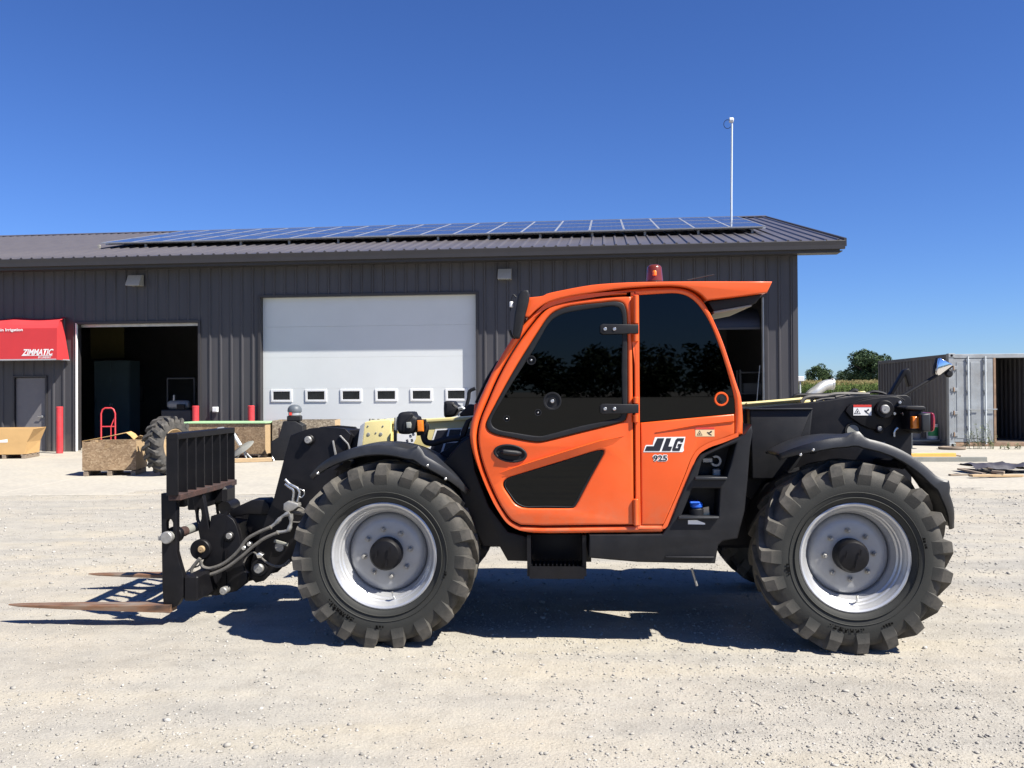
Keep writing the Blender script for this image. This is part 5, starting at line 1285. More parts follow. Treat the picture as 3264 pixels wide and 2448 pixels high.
# carriage: cross members behind the shanks
cu0 = max(fu)
kz = V.hit(*C5([(110,700)])[0], 0.46)
mb = MB(); mb.box(cu0+0.0, cu0+0.10, 0.50, 1.60, 0.17, 0.34, 0.01); mb.build('lower_crossbeam', 'black_paint', tel)
mb = MB(); mb.box(heel_u+0.02, heel_u+0.10, 0.88, 1.50, kz[1]-0.17, kz[1]-0.05, 0.008); mb.build('upper_crossbeam', 'black_paint', tel)
for v in (0.86, 1.24):
    mb = MB(); mb.prism([(heel_u+0.075, kz[1]-0.03), (heel_u+0.15, kz[1]-0.03), (heel_u+0.20, kz[1]-0.30), (cu0+0.18, 0.75), (cu0+0.12, 0.2), (cu0+0.04, 0.2), (heel_u+0.085, 0.8)], v-0.025, v+0.025, [[(heel_u+0.125+0.020*math.cos(a), sz_+0.10+0.06*math.sin(a)) for a in np.linspace(0, 2*math.pi, 13)[:-1]]], 0.004); mb.build('carriage_plate', 'black_paint', tel)
# load backrest: deep flat bars between two rails
bt = V.hit(*C5([(135,185)])[0], 0.45); bb = V.hit(*C5([(120,690)])[0], 0.45)
bu0 = bt[0]-0.035; bu1 = bt[0]+0.050
br0 = None
mb = MB(); mb.box(bu0, bu1, 0.43, 1.49, bt[1]-0.03, bt[1]+0.012, 0.004); rest = mb.build('load_backrest', 'black_paint', tel, 30)
mb = MB(); mb.box(bu0+0.01, bu1+0.015, 0.44, 1.49, bb[1]-0.055, bb[1]-0.012, 0.004); mb.build('lower_rail', 'rust_bar', rest, 30)
mb = MB(); mb.box(bu1-0.07, bu1-0.03, 0.60, 0.66, bb[1]-0.12, bb[1]-0.05, 0.004); mb.build('rail_lug', 'black_paint', rest, 30)
barme = None
for i in range(8):
    v = 0.43 + 0.006 + i*(1.06-0.012)/7
    if barme is None:
        mb = MB(); mb.box(bu0+0.002, bu1-0.002, -0.008, 0.008, bb[1]-0.02, bt[1]-0.028, 0.002); o = mb.build('backrest_bar', 'black_paint', rest, 30); barme = o.data
    else: o = link('backrest_bar', barme, None, rest)
    o.location = (0, v, 0)
mb = MB(); mb.tube([(bu0+0.05, 1.22, bt[1]+0.016), (bu0+0.05, 1.34, bt[1]+0.016)], 0.006, 6); mb.build('lift_loop', 'galv', rest)

# ------------------------------------------------ lamps at the front
hl = pr('headlight', C7([(1220,300),(1235,235),(1270,214),(1330,211),(1392,216),(1410,255),(1440,270),(1445,330),(1425,400),(1390,440),(1300,452),(1240,440),(1222,400)]), 0.33, 0.50, 'black_plastic', b=0.025, n=2)
pr('headlight_rib', C7([(1290,330),(1385,225),(1400,245),(1320,340),(1300,430),(1285,430)]), 0.322, 0.34, 'black_plastic', hl, b=0.006)
pr('side_lens', C7([(1322,322),(1370,318),(1378,345),(1372,385),(1325,385)]), 0.318, 0.335, 'clear_lens', hl, b=0.005)
u0, zt = V.hit(*C7([(1221,245)])[0], 0.415); _, zb = V.hit(*C7([(1221,425)])[0], 0.415)
mb = MB(); mb.box(u0-0.006, u0+0.02, 0.345, 0.485, zb+0.01, zt-0.01, 0.008); mb.build('front_lens', 'clear_lens', hl)
mk_ = pr('front_marker', C7([(1438,302),(1500,300),(1505,420),(1440,424)]), 0.325, 0.36, 'amber_lens', b=0.007)
pr('marker_bracket', C7([(1425,292),(1530,290),(1530,320),(1512,318),(1515,432),(1430,432)]), 0.362, 0.40, 'black_plastic', mk_, b=0.003)
for q in (((1440,430),(1500,435),(1512,480),(1535,530),(1600,545),(1700,520),(1800,500),(1900,490)),):
    mb = MB(); mb.tube(cr([P3(*C7([p])[0],0.42) for p in q],4,False), 0.022, 10); mb.build('lamp_arm', 'black_plastic', tel)
mb = MB(); mb.tube(cr([P3(*C7([p])[0],0.42) for p in ((1505,310),(1540,360),(1530,430),(1520,480))],3,False), 0.018, 8); mb.build('lamp_arm', 'black_plastic', tel)
rl = pr('far_headlight', C7([(1722,110),(1735,98),(1800,96),(1835,105),(1845,130),(1880,150),(1885,180),(1860,230),(1840,255),(1800,268),(1735,270),(1722,250)]), 1.55, 1.75, 'black_plastic', b=0.025, n=2)
mb = MB(); mb.tube(cr([P3(*C7([p])[0],1.6) for p in ((1880,170),(1930,190),(1960,170),(1975,120),(1990,60),(2000,-10),(2060,-40))],3,False), 0.015, 8); mb.build('lamp_arm', 'black_plastic', rl)
mb = MB(); mb.tube(cr([P3(*C7([p])[0],1.55) for p in ((1880,180),(1920,170),(1950,200),(1900,230),(1890,260))],3,False), 0.014, 6); mb.build('lamp_wiring', 'galv', rl)
pr('wiper_motor', C7([(1990,130),(2080,140),(2060,250),(1900,262),(1890,235)]), 0.60, 0.75, 'black_plastic', b=0.01)
pr('cowl', C7([(2050,130),(2085,110),(2100,140),(2060,240),(2040,250)]), 0.30, 0.85, 'orange', b=0.01)
pr('lamp_bracket', C7([(1905,420),(1960,300),(2040,260),(2060,270),(2000,320),(1950,470),(1900,500)]), 0.50, 0.56, 'black_plastic', b=0.006)
pr('dash_side', C7([(1640,680),(1980,460),(2010,470),(2010,700),(1900,900),(1760,820)]), 0.46, 0.80, 'black_plastic', b=0.01)
# hoses lying over the rear of the boom
hz_ = [((300,735),(360,665),(480,630),(700,625),(900,590),(1200,585),(1500,590)), ((470,715),(530,660),(650,640),(850,630),(1060,600),(1290,600)), ((130,690),(190,620),(330,605),(560,608),(800,600)), ((560,710),(680,670),(900,660),(1100,640),(1300,620)), ((1140,580),(1200,530),(1240,520),(1290,540)), ((1480,570),(1560,545),(1700,560),(1790,590)), ((900,640),(1040,610),(1090,590),(1150,600))]
CB = lambda pts: crop(2500, 1150, 5.53, pts)
for i, q in enumerate(hz_):
    mb = MB(); mb.tube(cr([P3(*CB([p])[0], 0.86+0.05*(i % 3)) for p in q],4,False), 0.011 if i % 2 else 0.014, 8); mb.build('boom_hose', 'black_plastic' if i % 3 else 'hose', tel)
pr('boom_lug', CB([(1305,620),(1310,570),(1350,535),(1420,535),(1460,570),(1480,600),(1430,605),(1410,580),(1370,585),(1360,620)]), 0.95, 1.15, 'cream', b=0.006)
# hydraulic pipes along the boom top
mb = MB(); mb.tube([P3(2380,1287,0.90), P3(2560,1272,0.90)], 0.012, 8); mb.build('boom_pipe', 'cream', tel)
# ================================================================== yard objects
def board(mb, x0, x1, y0, y1, z0, z1): return mb.box(x0, x1, y0, y1, z0, z1, min(0.004, (z1-z0)*0.2))

def pallet_parts(parent, w, d, z0=0.0, m='old_wood'):
    """skids and deck boards under a crate"""
    for f in (0.06, 0.5, 0.94):
        mb = MB(); x = w*f; mb.box(x-0.045, x+0.045, 0.01, d-0.01, z0, z0+0.09, 0.004); mb.build('skid', m, parent, None)
    n = max(3, int(d/0.25))
    for i in range(n):
        y = d*(i+0.5)/n; mb = MB(); mb.box(0, w, y-0.05, y+0.05, z0+0.091, z0+0.108, 0.003); mb.build('deck_board', m, parent, None)

def osb_crate(name, pl, pr_, depth, h, label, m='osb', lid=None, broken=False, group=None):
    """open plywood crate whose front bottom edge runs from pl to pr_ on the ground"""
    w = math.hypot(pr_.x-pl.x, pr_.y-pl.y); ang = math.atan2(pr_.y-pl.y, pr_.x-pl.x)
    t = thing(name, (pl.x, pl.y, 0.018), ang, label, 'crate', group)
    pallet_parts(t, w, depth)
    z0 = 0.109; th = 0.014
    if broken:
        fo = [(0,z0),(w,z0),(w,z0+h),(w*0.86,z0+h),(w*0.84,z0+h*0.90),(w*0.62,z0+h*0.86),(w*0.55,z0+h*0.92),(w*0.50,z0+h*0.80),(w*0.40,z0+h*0.68),(w*0.42,z0+h*0.97),(0,z0+h)]
    else: fo = [(0,z0),(w,z0),(w,z0+h),(0,z0+h)]
    mb = MB(); mb.prism(fo, 0.0, th, (), 0.0); mb.build('front_board', m, t, None)
    mb = MB(); mb.prism([(0,z0),(w,z0),(w,z0+h),(0,z0+h)], depth-th, depth, (), 0.0); mb.build('back_board', m, t, None)
    for x in (0.0005, w-th-0.0005):
        mb = MB(); mb.box(x, x+th, th+0.001, depth-th-0.001, z0, z0+h); mb.build('side_board', 'lumber' if x > 0.1 else m, t, None)
    for x in (th+0.001, w-th-0.04):
        for y in (th+0.001, depth-th-0.04):
            mb = MB(); mb.box(x, x+0.038, y, y+0.038, z0, z0+h-0.01); mb.build('corner_post', 'lumber', t, None)
    mb = MB(); mb.box(th, w-th, th, depth-th, z0, z0+0.012); mb.build('crate_floor', m, t, None)
    if lid:
        mb = MB(); mb.box(-0.03, w+0.03, -0.03, depth+0.03, z0+h+0.002, z0+h+0.03, 0.004); mb.build('lid', lid, t, None)
    return t, w, ang, z0

# open crate on a pallet, its lid broken
t, w, ang, z0 = osb_crate('plywood_crate', ground(262,1521), ground(434,1518), 0.78, 0.56, 'low open plywood crate with broken lid on a pallet, left of the big tyre', broken=True)
H_ = z0+0.56
vs = [(-0.01,0.02,H_+0.004),(w*0.50,0.0,H_+0.10),(w*0.80,0.05,H_+0.16),(w*0.86,0.1,H_+0.10),(w*0.90,0.2,H_+0.02),(-0.01,0.40,H_+0.006),(w*0.5,0.42,H_+0.09),(w*0.78,0.45,H_+0.17),(w*0.86,0.46,H_+0.12),(w*0.92,0.5,H_+0.03)]
mb = MB(); mb.add(vs + [(x,y,z+0.008) for x,y,z in vs], [(i,i+1,i+6,i+5) for i in range(4)] + [(i+10,i+15,i+16,i+11) for i in range(4)] + [(i,i+10,i+11,i+1) for i in range(4)] + [(i+5,i+6,i+16,i+15) for i in range(4)] + [(0,5,15,10),(4,14,19,9)]); mb.build('torn_lid', 'cardboard', t, 20)
vs = [(w*0.88,0.3,H_+0.02),(w*1.02,0.2,H_+0.10),(w*1.08,0.4,H_+0.06),(w*0.95,0.55,H_+0.02)]
mb = MB(); mb.add(vs + [(x,y,z+0.01) for x,y,z in vs], [(0,1,2,3),(7,6,5,4),(0,4,5,1),(1,5,6,2),(2,6,7,3),(3,7,4,0)]); mb.build('torn_flap', 'lumber', t, None)

# long crate with green lid
t, w, ang, z0 = osb_crate('lidded_crate', ground(560,1462), ground(845,1463), 1.1, 0.74, 'long plywood crate with pale green lid in front of the white door', lid='green_lid')
lettering('stencil', 'ZIMMATIC', 'stencil', t, w*0.30, w*0.70, z0+0.36, z0+0.50, -0.002, 0.0, 0.02)
for (fx, fz) in ((0.82,0.66),(0.93,0.64),(0.60,0.66),(0.70,0.2)):
    mb = MB(); mb.cyl((w*fx,0,z0+fz), 0.012, -0.004, 0.0, 'y', 8); mb.build('nail_plate', 'lumber', t, None)
# grey crate behind the boom head
t, w, ang, z0 = osb_crate('weathered_crate', ground(868,1460), ground(1068,1458), 1.0, 0.80, 'weathered grey plywood crate partly hidden behind the boom head', m='osb_grey')
lettering('stencil', '1/2 A', 'stencil', t, w*0.10, w*0.52, z0+0.34, z0+0.62, -0.002, 0.0, 0.02)
# timber beam lying before the crates
a, b_ = ground(735,1478), ground(870,1474)
t = thing('timber_beam', (a.x, a.y, 0.02), math.atan2(b_.y-a.y, b_.x-a.x), 'long pale timber beam on the ground before the lidded crate', 'timber')
L_ = (b_-a).length
mb = MB(); mb.box(-0.6, L_, 0, 0.12, 0, 0.09, 0.006); mb.build('beam', 'lumber', t, None)
mb = MB(); mb.tube([(L_-0.06, 0.05, 0.06), (L_-0.01, 0.0, 0.10), (L_+0.03, -0.03, 0.02)], 0.014, 6); mb.build('steel_hook', 'galv', t)
# coulter disc with its shaft leaning by the crate
g = ground(775, 1470)
t = thing('coulter_disc', (g.x, g.y, 0.02), R(0), 'tilted steel disc blade with a bright tube shaft before the lidded crate', 'disc blade')
mb = MB(); mb.lathe([(0.001,0.03),(0.12,0.02),(0.25,0.0),(0.30,-0.03),(0.30,-0.036),(0.25,-0.008),(0.12,0.01),(0.001,0.02)], (0,0,0), 'z', 32); o = mb.build('disc', 'steel_beam', t); o.rotation_euler = (R(20), R(-32), 0); o.location = (-0.02, 0, 0.30)
mb = MB(); mb.tube([(-0.26,0.0,0.68),(-0.06,0.0,0.36)], 0.042, 12); mb.build('tube_shaft', 'galv_light', t)
for q in (((-0.03,0,0.3),(0.10,-0.02,0.02)), ((-0.02,0,0.26),(-0.16,0.02,0.03)), ((0.02,0.02,0.22),(0.20,0.04,0.03))):
    mb = MB(); mb.tube(q, 0.02, 8); mb.build('stand_leg', 'galv', t)

# big lugged tyre on a tan rim standing beside the crate
g = ground(528, 1517)
t = thing('tractor_wheel', (g.x+0.02, g.y+0.1, 0.02), R(-108), 'big muddy lugged tyre on a tan rim standing behind the fork backrest', 'wheel')
Rr = 0.575
prof = [(0.30,-0.13),(0.34,-0.165),(0.42,-0.18),(0.48,-0.17),(0.515,-0.14),(0.53,-0.06),(0.53,0.06),(0.515,0.14),(0.48,0.17),(0.42,0.18),(0.34,0.165),(0.30,0.13)]
mb = MB(); mb.lathe(prof, (0,0,Rr), 'y', 48)
for i in range(17):
    for sd_ in (1, -1):
        a0 = 2*math.pi*(i+(0.25 if sd_ > 0 else 0.75))/17; vs = []
        for (r0, r1, d, sh, hw) in ((0.44,0.445,0.184,0,0.03),(0.49,0.54,0.185,0.01,0.04),(0.51,0.572,0.15,0.04,0.04),(0.52,0.575,0.06,0.13,0.038),(0.52,0.572,-0.02,0.20,0.034)):
            for (r_, k) in ((r0,-1.2),(r1,-0.8),(r1,0.8),(r0,1.2)):
                a = a0 + sh + k*hw/r_; vs.append((r_*math.cos(a), sd_*d, Rr+r_*math.sin(a)))
        mb.add(vs, [(q*4+k, q*4+k+1, q*4+k+5, q*4+k+4) for q in range(4) for k in range(3)] + [(0,1,2,3),(19,18,17,16)])
mb.build('tyre', 'rubber', t, 28)
mb = MB(); mb.lathe([(0.31,-0.12),(0.325,-0.15),(0.315,-0.155),(0.29,-0.12),(0.27,-0.05),(0.25,0.02),(0.10,0.03),(0.001,0.03)], (0,0,Rr), 'y', 36); mb.lathe([(0.31,0.12),(0.325,0.15),(0.315,0.155),(0.29,0.12),(0.27,0.05),(0.25,0.04),(0.10,0.045),(0.001,0.045)], (0,0,Rr), 'y', 36); mb.build('rim', 'tan_rim', t)

# black power unit with a grey domed pre-cleaner, between crate and boom head
g = ground(905, 1470)
t = thing('power_unit', (g.x, g.y, 0.02), R(4), 'small black engine unit with a grey domed air cleaner on top', 'engine')
dz = atY(935, 1290, g.y).z - 0.02
mb = MB(); mb.prism([(-0.30,0.0),(0.45,0.0),(0.45,dz*0.62),(0.28,dz*0.70),(-0.02,dz*0.70),(-0.12,dz*0.42),(-0.30,dz*0.34)], 0.0, 0.5, (), 0.02); mb.build('cowling', 'black_plastic', t)
cx = (935-905)/FPX*g.y
mb = MB(); mb.box(cx-0.16, cx+0.16, 0.04, 0.34, dz*0.70, dz*0.80, 0.02); mb.build('filter_housing', 'black_plastic', t)
mb = MB(); mb.cyl((cx,0.19,0), 0.15, dz*0.80, dz*0.865, 'z', 24, 0.01); mb.build('collar', 'galv', t)
mb = MB(); mb.lathe([(0.165,dz*0.865),(0.17,dz*0.885),(0.16,dz*0.93),(0.135,dz*0.965),(0.09,dz*0.99),(0.001,dz)], (cx,0.19,0), 'z', 28); mb.build('dome', 'dome_grey', t)
mb = MB(); mb.box(cx-0.10, cx-0.04, 0.03, 0.039, dz*0.81, dz*0.86); mb.build('red_label', 'red_decal', t, None)

# yellow cardboard gaylord box on a pallet, far left
gl, gr = ground(-60,1466), ground(82,1464)
ang = math.atan2(gr.y-gl.y, gr.x-gl.x); w = (gr-gl).length
t = thing('cardboard_box', (gl.x, gl.y, 0.018), ang, 'tan cardboard bulk box with flared top on a pallet by the entry door', 'cardboard box')
pallet_parts(t, w, 0.9)
zt = 0.75; zb = 0.109
lo = [(0.02,0.02,zb),(w-0.02,0.02,zb),(w-0.02,0.88,zb),(0.02,0.88,zb)]; hi = [(0.0,-0.03,zt),(w+0.20,-0.02,zt-0.01),(w+0.12,0.95,zt),(0.0,0.95,zt)]
md = [(0.01,-0.01,zb+0.3),(w+0.03,0.0,zb+0.3),(w+0.0,0.90,zb+0.3),(0.01,0.90,zb+0.3)]
for i, nm in enumerate(('front_wall', 'side_wall', 'back_wall', 'side_wall')):
    j = (i+1) % 4; mb = MB(); mb.add([lo[i], lo[j], md[j], md[i], hi[j], hi[i]], [(0,1,2,3),(3,2,4,5)]); o = mb.build(nm, 'cardboard', t, None)
    s2 = o.modifiers.new('thickness', 'SOLIDIFY'); s2.thickness = 0.012
mb = MB(); mb.add(lo, [(0,1,2,3)]); mb.build('box_floor', 'cardboard', t, None)
mb = MB(); mb.box(w-0.80, w-0.42, -0.0215, -0.0185, zb+0.30, zb+0.42); o = mb.build('shipping_label', 'white_decal', t, None)

# red hand truck in the left doorway
g = ground(345, 1447)
t = thing('hand_truck', (g.x, g.y, 0.018), R(8), 'red tubular hand truck standing in the left open doorway', 'hand truck')
hw_ = 0.18; hh = 1.22
mb = MB(); mb.tube([(-hw_,0,0.05),(-hw_,0,hh-0.15),(-hw_+0.04,0,hh-0.04),(-hw_+0.10,0,hh),(hw_-0.10,0,hh),(hw_-0.04,0,hh-0.04),(hw_,0,hh-0.15),(hw_,0,0.05)], 0.021, 10); mb.build('frame', 'red_paint', t)
for z in (0.05, 0.30, 0.72):
    mb = MB(); mb.tube([(-hw_,0,z),(hw_,0,z)], 0.016, 8); mb.build('crossbar', 'red_paint', t)
mb = MB(); mb.tube([(0.07,0,0.05),(0.07,0,0.72)], 0.014, 8); mb.build('strut', 'red_paint', t)
mb = MB(); mb.tube([(0.07,0,0.72),(hw_,0.03,1.02)], 0.014, 8); mb.build('strut', 'red_paint', t)
mb = MB(); mb.box(-0.2,0.2,-0.22,0.0,0.012,0.022); mb.build('toe_plate', 'red_paint', t, None)
for x in (-0.24, 0.24):
    mb = MB(); mb.lathe([(0.05,-0.03),(0.11,-0.035),(0.125,-0.02),(0.125,0.02),(0.11,0.035),(0.05,0.03)], (x,0.12,0.125), 'x', 20); mb.build('wheel', 'rubber', t)

# contents of the left bay
def inB(px, py, depth): return B.hit(px, py, depth)
def inbay(name, label, cat, depth):
    return thing(name, B.o, TH, label, cat)
t = inbay('steel_cabinet', 'tall dark green steel cabinet deep in the left bay', 'cabinet', 5)
x0, zt = inB(300, 1150, 5.0); x1, _ = inB(412, 1150, 5.0)
mb = MB(); mb.box(x0, x1, 5.0, 5.7, 0.05, zt, 0.01); mb.build('body', 'interior_green', t)
for k in (0, 1):
    mb = MB(); a = x0 + (x1-x0)*k/2; mb.box(a+0.02, a+(x1-x0)/2-0.02, 4.975, 4.999, 0.15, zt-0.05, 0.004); mb.build('door', 'interior_green', t)
    mb = MB(); mb.tube([(x0+(x1-x0)*(0.47+0.06*k),4.96,1.1),(x0+(x1-x0)*(0.47+0.06*k),4.96,1.3)], 0.012, 6); mb.build('handle', 'galv', t)
t = inbay('wall_banner', 'dull yellow banner hanging above the cabinet in the left bay', 'banner', 6)
x0, zt = inB(288, 1040, 6.0); x1, zb = inB(396, 1142, 6.0)
mb = MB(); mb.box(x0, x1, 6.0, 6.02, zb, zt); mb.build('cloth', 'interior_yellow', t, None)
mb = MB(); mb.tube([(x0,6.0,zt),(x1,6.0,zt)], 0.02, 8); mb.build('rod', 'galv', t)
t = inbay('air_compressor', 'grey horizontal air tank on a dark frame behind the big tyre', 'compressor', 2)
x0, zt = inB(525, 1278, 2.0); x1, zb = inB(597, 1303, 2.0); zc = 0.5*(zt+zb); rr = 0.5*(zt-zb)+0.02
mb = MB(); mb.lathe([(0.001,x0),(rr*0.7,x0+0.02),(rr*0.95,x0+0.08),(rr,x0+0.14),(rr,x1-0.14),(rr*0.95,x1-0.08),(rr*0.7,x1-0.02),(0.001,x1)], (0,2.2,zc), 'x', 24); mb.build('tank', 'tank_grey', t)
mb = MB(); mb.cyl(((x0+x1)/2-0.12,2.12,zc+rr), 0.035, -0.02, 0.16, 'z', 10, 0.01); mb.build('valve', 'galv', t)
mb = MB(); mb.box(x1-0.32, x1-0.06, 1.96, 2.0, zc-0.14, zc+0.02, 0.01); mb.build('control_box', 'black_plastic', t)
mb = MB(); mb.box(x0-0.1, x1+0.15, 1.95, 2.6, 0.35, zc-rr-0.01, 0.03); mb.build('frame', 'interior_dark', t)
for x in (x0-0.02, x1+0.05):
    mb = MB(); mb.cyl((x,2.0,0.36), 0.16, -0.06, 0.06, 'y', 16, 0.02); mb.build('wheel', 'red_paint', t)
mb = MB()
for x in (x0+0.05, x1+0.10):
    pass
xa, za = inB(526, 1206, 2.3); xb, _ = inB(612, 1206, 2.3)
for (p, q) in (((xa,za),(xb,za)), ((xa,za),(xa,zc)), ((xb,za),(xb,zc))):
    mb = MB(); mb.tube([(p[0],2.45,p[1]),(q[0],2.45,q[1])], 0.025, 8); mb.build('roll_bar', 'interior_dark', t)
t = inbay('notice_board', 'dark framed poster on the back wall of the left bay', 'poster', 8)
x0, zt = inB(428, 1228, 8.0); x1, zb = inB(455, 1278, 8.0)
mb = MB(); mb.box(x0, x1, 8.0, 8.03, zb, zt); mb.build('board', 'interior', t, None)
mb = MB(); mb.prism([(x0-0.03,zb-0.03),(x1+0.03,zb-0.03),(x1+0.03,zt+0.03),(x0-0.03,zt+0.03)], 7.98, 8.03, [[(x0,zb),(x1,zb),(x1,zt),(x0,zt)]], 0); mb.build('frame', 'interior_dark', t, None)
# shelving in the right bay
t = inbay('storage_rack', 'dark steel storage rack with boxes inside the right bay', 'rack', 3)
x0, _ = inB(2360, 1250, 2.5); x1 = x0+0.95
for x in (x0, x1):
    for y in (2.5, 3.1):
        mb = MB(); mb.box(x-0.025, x+0.025, y-0.025, y+0.025, 0.05, 2.2); mb.build('upright', 'interior_dark', t, None)
for z in (0.4, 0.95, 1.5, 2.1):
    mb = MB(); mb.box(x0, x1, 2.48, 3.12, z, z+0.04); mb.build('shelf', 'interior_dark', t, None)
for i, (fx, z, ww, hh2, m) in enumerate(((0.1,0.44,0.3,0.25,'cardboard'),(0.5,0.44,0.3,0.3,'interior_dark'),(0.12,0.99,0.25,0.3,'red_paint'),(0.45,0.99,0.4,0.2,'lumber'),(0.1,1.54,0.5,0.28,'interior_dark'),(0.66,1.54,0.22,0.2,'tank_grey'))):
    o = thing('stored_box', B.o, TH, ['brown box on the low shelf of the right bay rack','dark box on the low shelf of the right bay rack','red box on the middle shelf of the right bay rack','flat tan box on the middle shelf of the right bay rack','wide dark box on the upper shelf of the right bay rack','small grey box on the upper shelf of the right bay rack'][i], 'box', 'boxes on the storage rack')
    mb = MB(); mb.box(x0+fx, x0+fx+ww, 2.55, 2.95, z+0.001, z+hh2, 0.008); mb.build('carton', m, o)
t = inbay('leaning_pole', 'thin pale pole leaning inside the right bay', 'pole', 1)
p0 = inB(2403, 1300, 1.2); p1 = inB(2424, 1165, 1.2)
mb = MB(); mb.tube([(p0[0]-0.03,1.2,0.06),(p1[0],1.3,p1[1])], 0.014, 6); mb.build('shaft', 'galv', t)

# ================================================================== shipping container
cg = ground(3026, 1425)
CANG = R(-5.0)
ct = thing('shipping_container', (cg.x, cg.y, 0.0), CANG, 'grey steel shipping container with one door standing open', 'container')
CW, CL, CH = 2.44, 6.06, 2.60
# corrugated left side
def corr(L0, L1, pitch=0.28, dep=0.036):
    pts = []; y = L0
    while y < L1:
        for dy, x in ((0,0),(0.10,0),(0.14,dep),(0.24,dep)):
            if y+dy < L1: pts.append((y+dy, x))
        y += pitch
    pts.append((L1, 0)); return pts
for sx, nm in ((0, 'side_wall'), (1, 'side_wall')):
    c = corr(0.16, CL-0.1); N = len(c)
    xs = [(x+0.012) if sx == 0 else CW-0.012-x for _, x in c]
    mk(nm, [(x, y, 0.16) for (y, _), x in zip(c, xs)] + [(x, y, CH-0.1) for (y, _), x in zip(c, xs)], [(i, i+1, N+i+1, N+i) for i in range(N-1)], 'container_side', ct)
for (x0, x1, y0, y1, z0, z1, nm, m) in ((0,0.14,0,0.16,0.0,CH,'corner_post','container_grey'),(CW-0.14,CW,0,0.16,0.0,CH,'corner_post','container_rust'),(0,0.14,CL-0.12,CL,0,CH,'corner_post','container_side'),(CW-0.14,CW,CL-0.12,CL,0,CH,'corner_post','container_side'),
    (0.0,0.07,0.16,CL-0.12,CH-0.11,CH-0.01,'top_rail','container_side'),(CW-0.07,CW,0.16,CL-0.12,CH-0.11,CH-0.01,'top_rail','container_side'),(0.0,0.07,0.16,CL-0.12,0.02,0.165,'bottom_rail','container_side'),(CW-0.07,CW,0.16,CL-0.12,0.02,0.165,'bottom_rail','container_side'),
    (0.14,CW-0.14,0.02,0.12,CH-0.13,CH-0.015,'door_header','container_grey'),(0.14,CW-0.14,0.02,0.12,0.02,0.12,'door_sill','container_rust')):
    mb = MB(); mb.box(x0, x1, y0, y1, z0, z1, 0.008); mb.build(nm, m, ct, None)
mb = MB(); mb.box(0.02, CW-0.02, 0.1, CL-0.02, CH-0.04, CH-0.02); mb.build('roof_sheet', 'container_side', ct, None)
mb = MB(); mb.box(0.02, CW-0.02, CL-0.05, CL-0.02, 0.1, CH-0.05); mb.build('end_wall', 'container_side', ct, None)
mb = MB(); mb.box(0.02, CW-0.02, 0.12, CL-0.05, 0.10, 0.15); mb.build('floor', 'old_wood', ct, None)
for x in (0.0, CW-0.17):
    for z in (0.0, CH-0.11):
        mb = MB(); mb.box(x-0.004, x+0.174, -0.012, 0.165, z-0.002, z+0.114, 0.01); c = mb.build('corner_casting', 'container_grey', ct, None)
        mb = MB(); mb.cyl((x+0.085, 0, z+0.055), 0.035, -0.014, -0.011, 'y', 16); mb.build('casting_hole_shade', 'rubber_mark', c)  # near-black disc on the solid face, painted shade of the hole
# closed left leaf with corrugation and two lock rods
dx0, dx1, dz0, dz1 = 0.15, 1.20, 0.14, CH-0.14
mb = MB(); mb.box(dx0, dx1, 0.03, 0.08, dz0, dz1, 0.006); lf = mb.build('door_leaf', 'container_grey', ct, None)
for (a, b_) in ((0.22,0.46),(0.60,0.86)):
    mb = MB(); mb.prism([(a,dz0+0.1),(b_,dz0+0.1),(b_,dz1-0.1),(a,dz1-0.1)], 0.020, 0.031, (), 0.006); mb.build('leaf_panel', 'container_grey', lf, None)
for rx in (0.52, 0.98):
    mb = MB(); mb.tube([(rx,-0.012,dz0-0.06),(rx,-0.012,dz1+0.06)], 0.022, 10); rod = mb.build('lock_rod', 'galv_light', lf)
    for z in (dz0+0.05, 0.55, 1.0, 1.55, 2.1, dz1-0.06):
        mb = MB(); mb.box(rx-0.045, rx+0.045, -0.02, 0.028, z-0.03, z+0.03, 0.006); mb.build('rod_bracket', 'container_grey', rod, None)
    mb = MB(); mb.box(rx-0.02, rx+0.30, -0.03, -0.016, 1.03, 1.06, 0.004); mb.build('lock_handle', 'container_grey', rod, None)
for z in (0.35, 0.95, 1.6, 2.2):
    mb = MB(); mb.box(0.06, 0.24, -0.02, 0.022, z-0.045, z+0.045, 0.005); mb.build('hinge_plate', 'container_grey', lf, None)
    mb = MB(); mb.cyl((0.13,-0.018,z), 0.02, -0.06, 0.06, 'z', 10); mb.build('hinge_pin', 'container_rust', lf, None)
mb = MB(); mb.box(1.205, 1.27, 0.02, 0.10, 0.12, CH-0.13, 0.006); mb.build('gasket_post', 'container_rust', ct, None)
# the other leaf folded right back along the side
mb = MB(); mb.box(CW+0.03, CW+0.08, -0.02, 1.05, dz0, dz1, 0.006); mb.build('open_leaf', 'container_grey', ct, None)

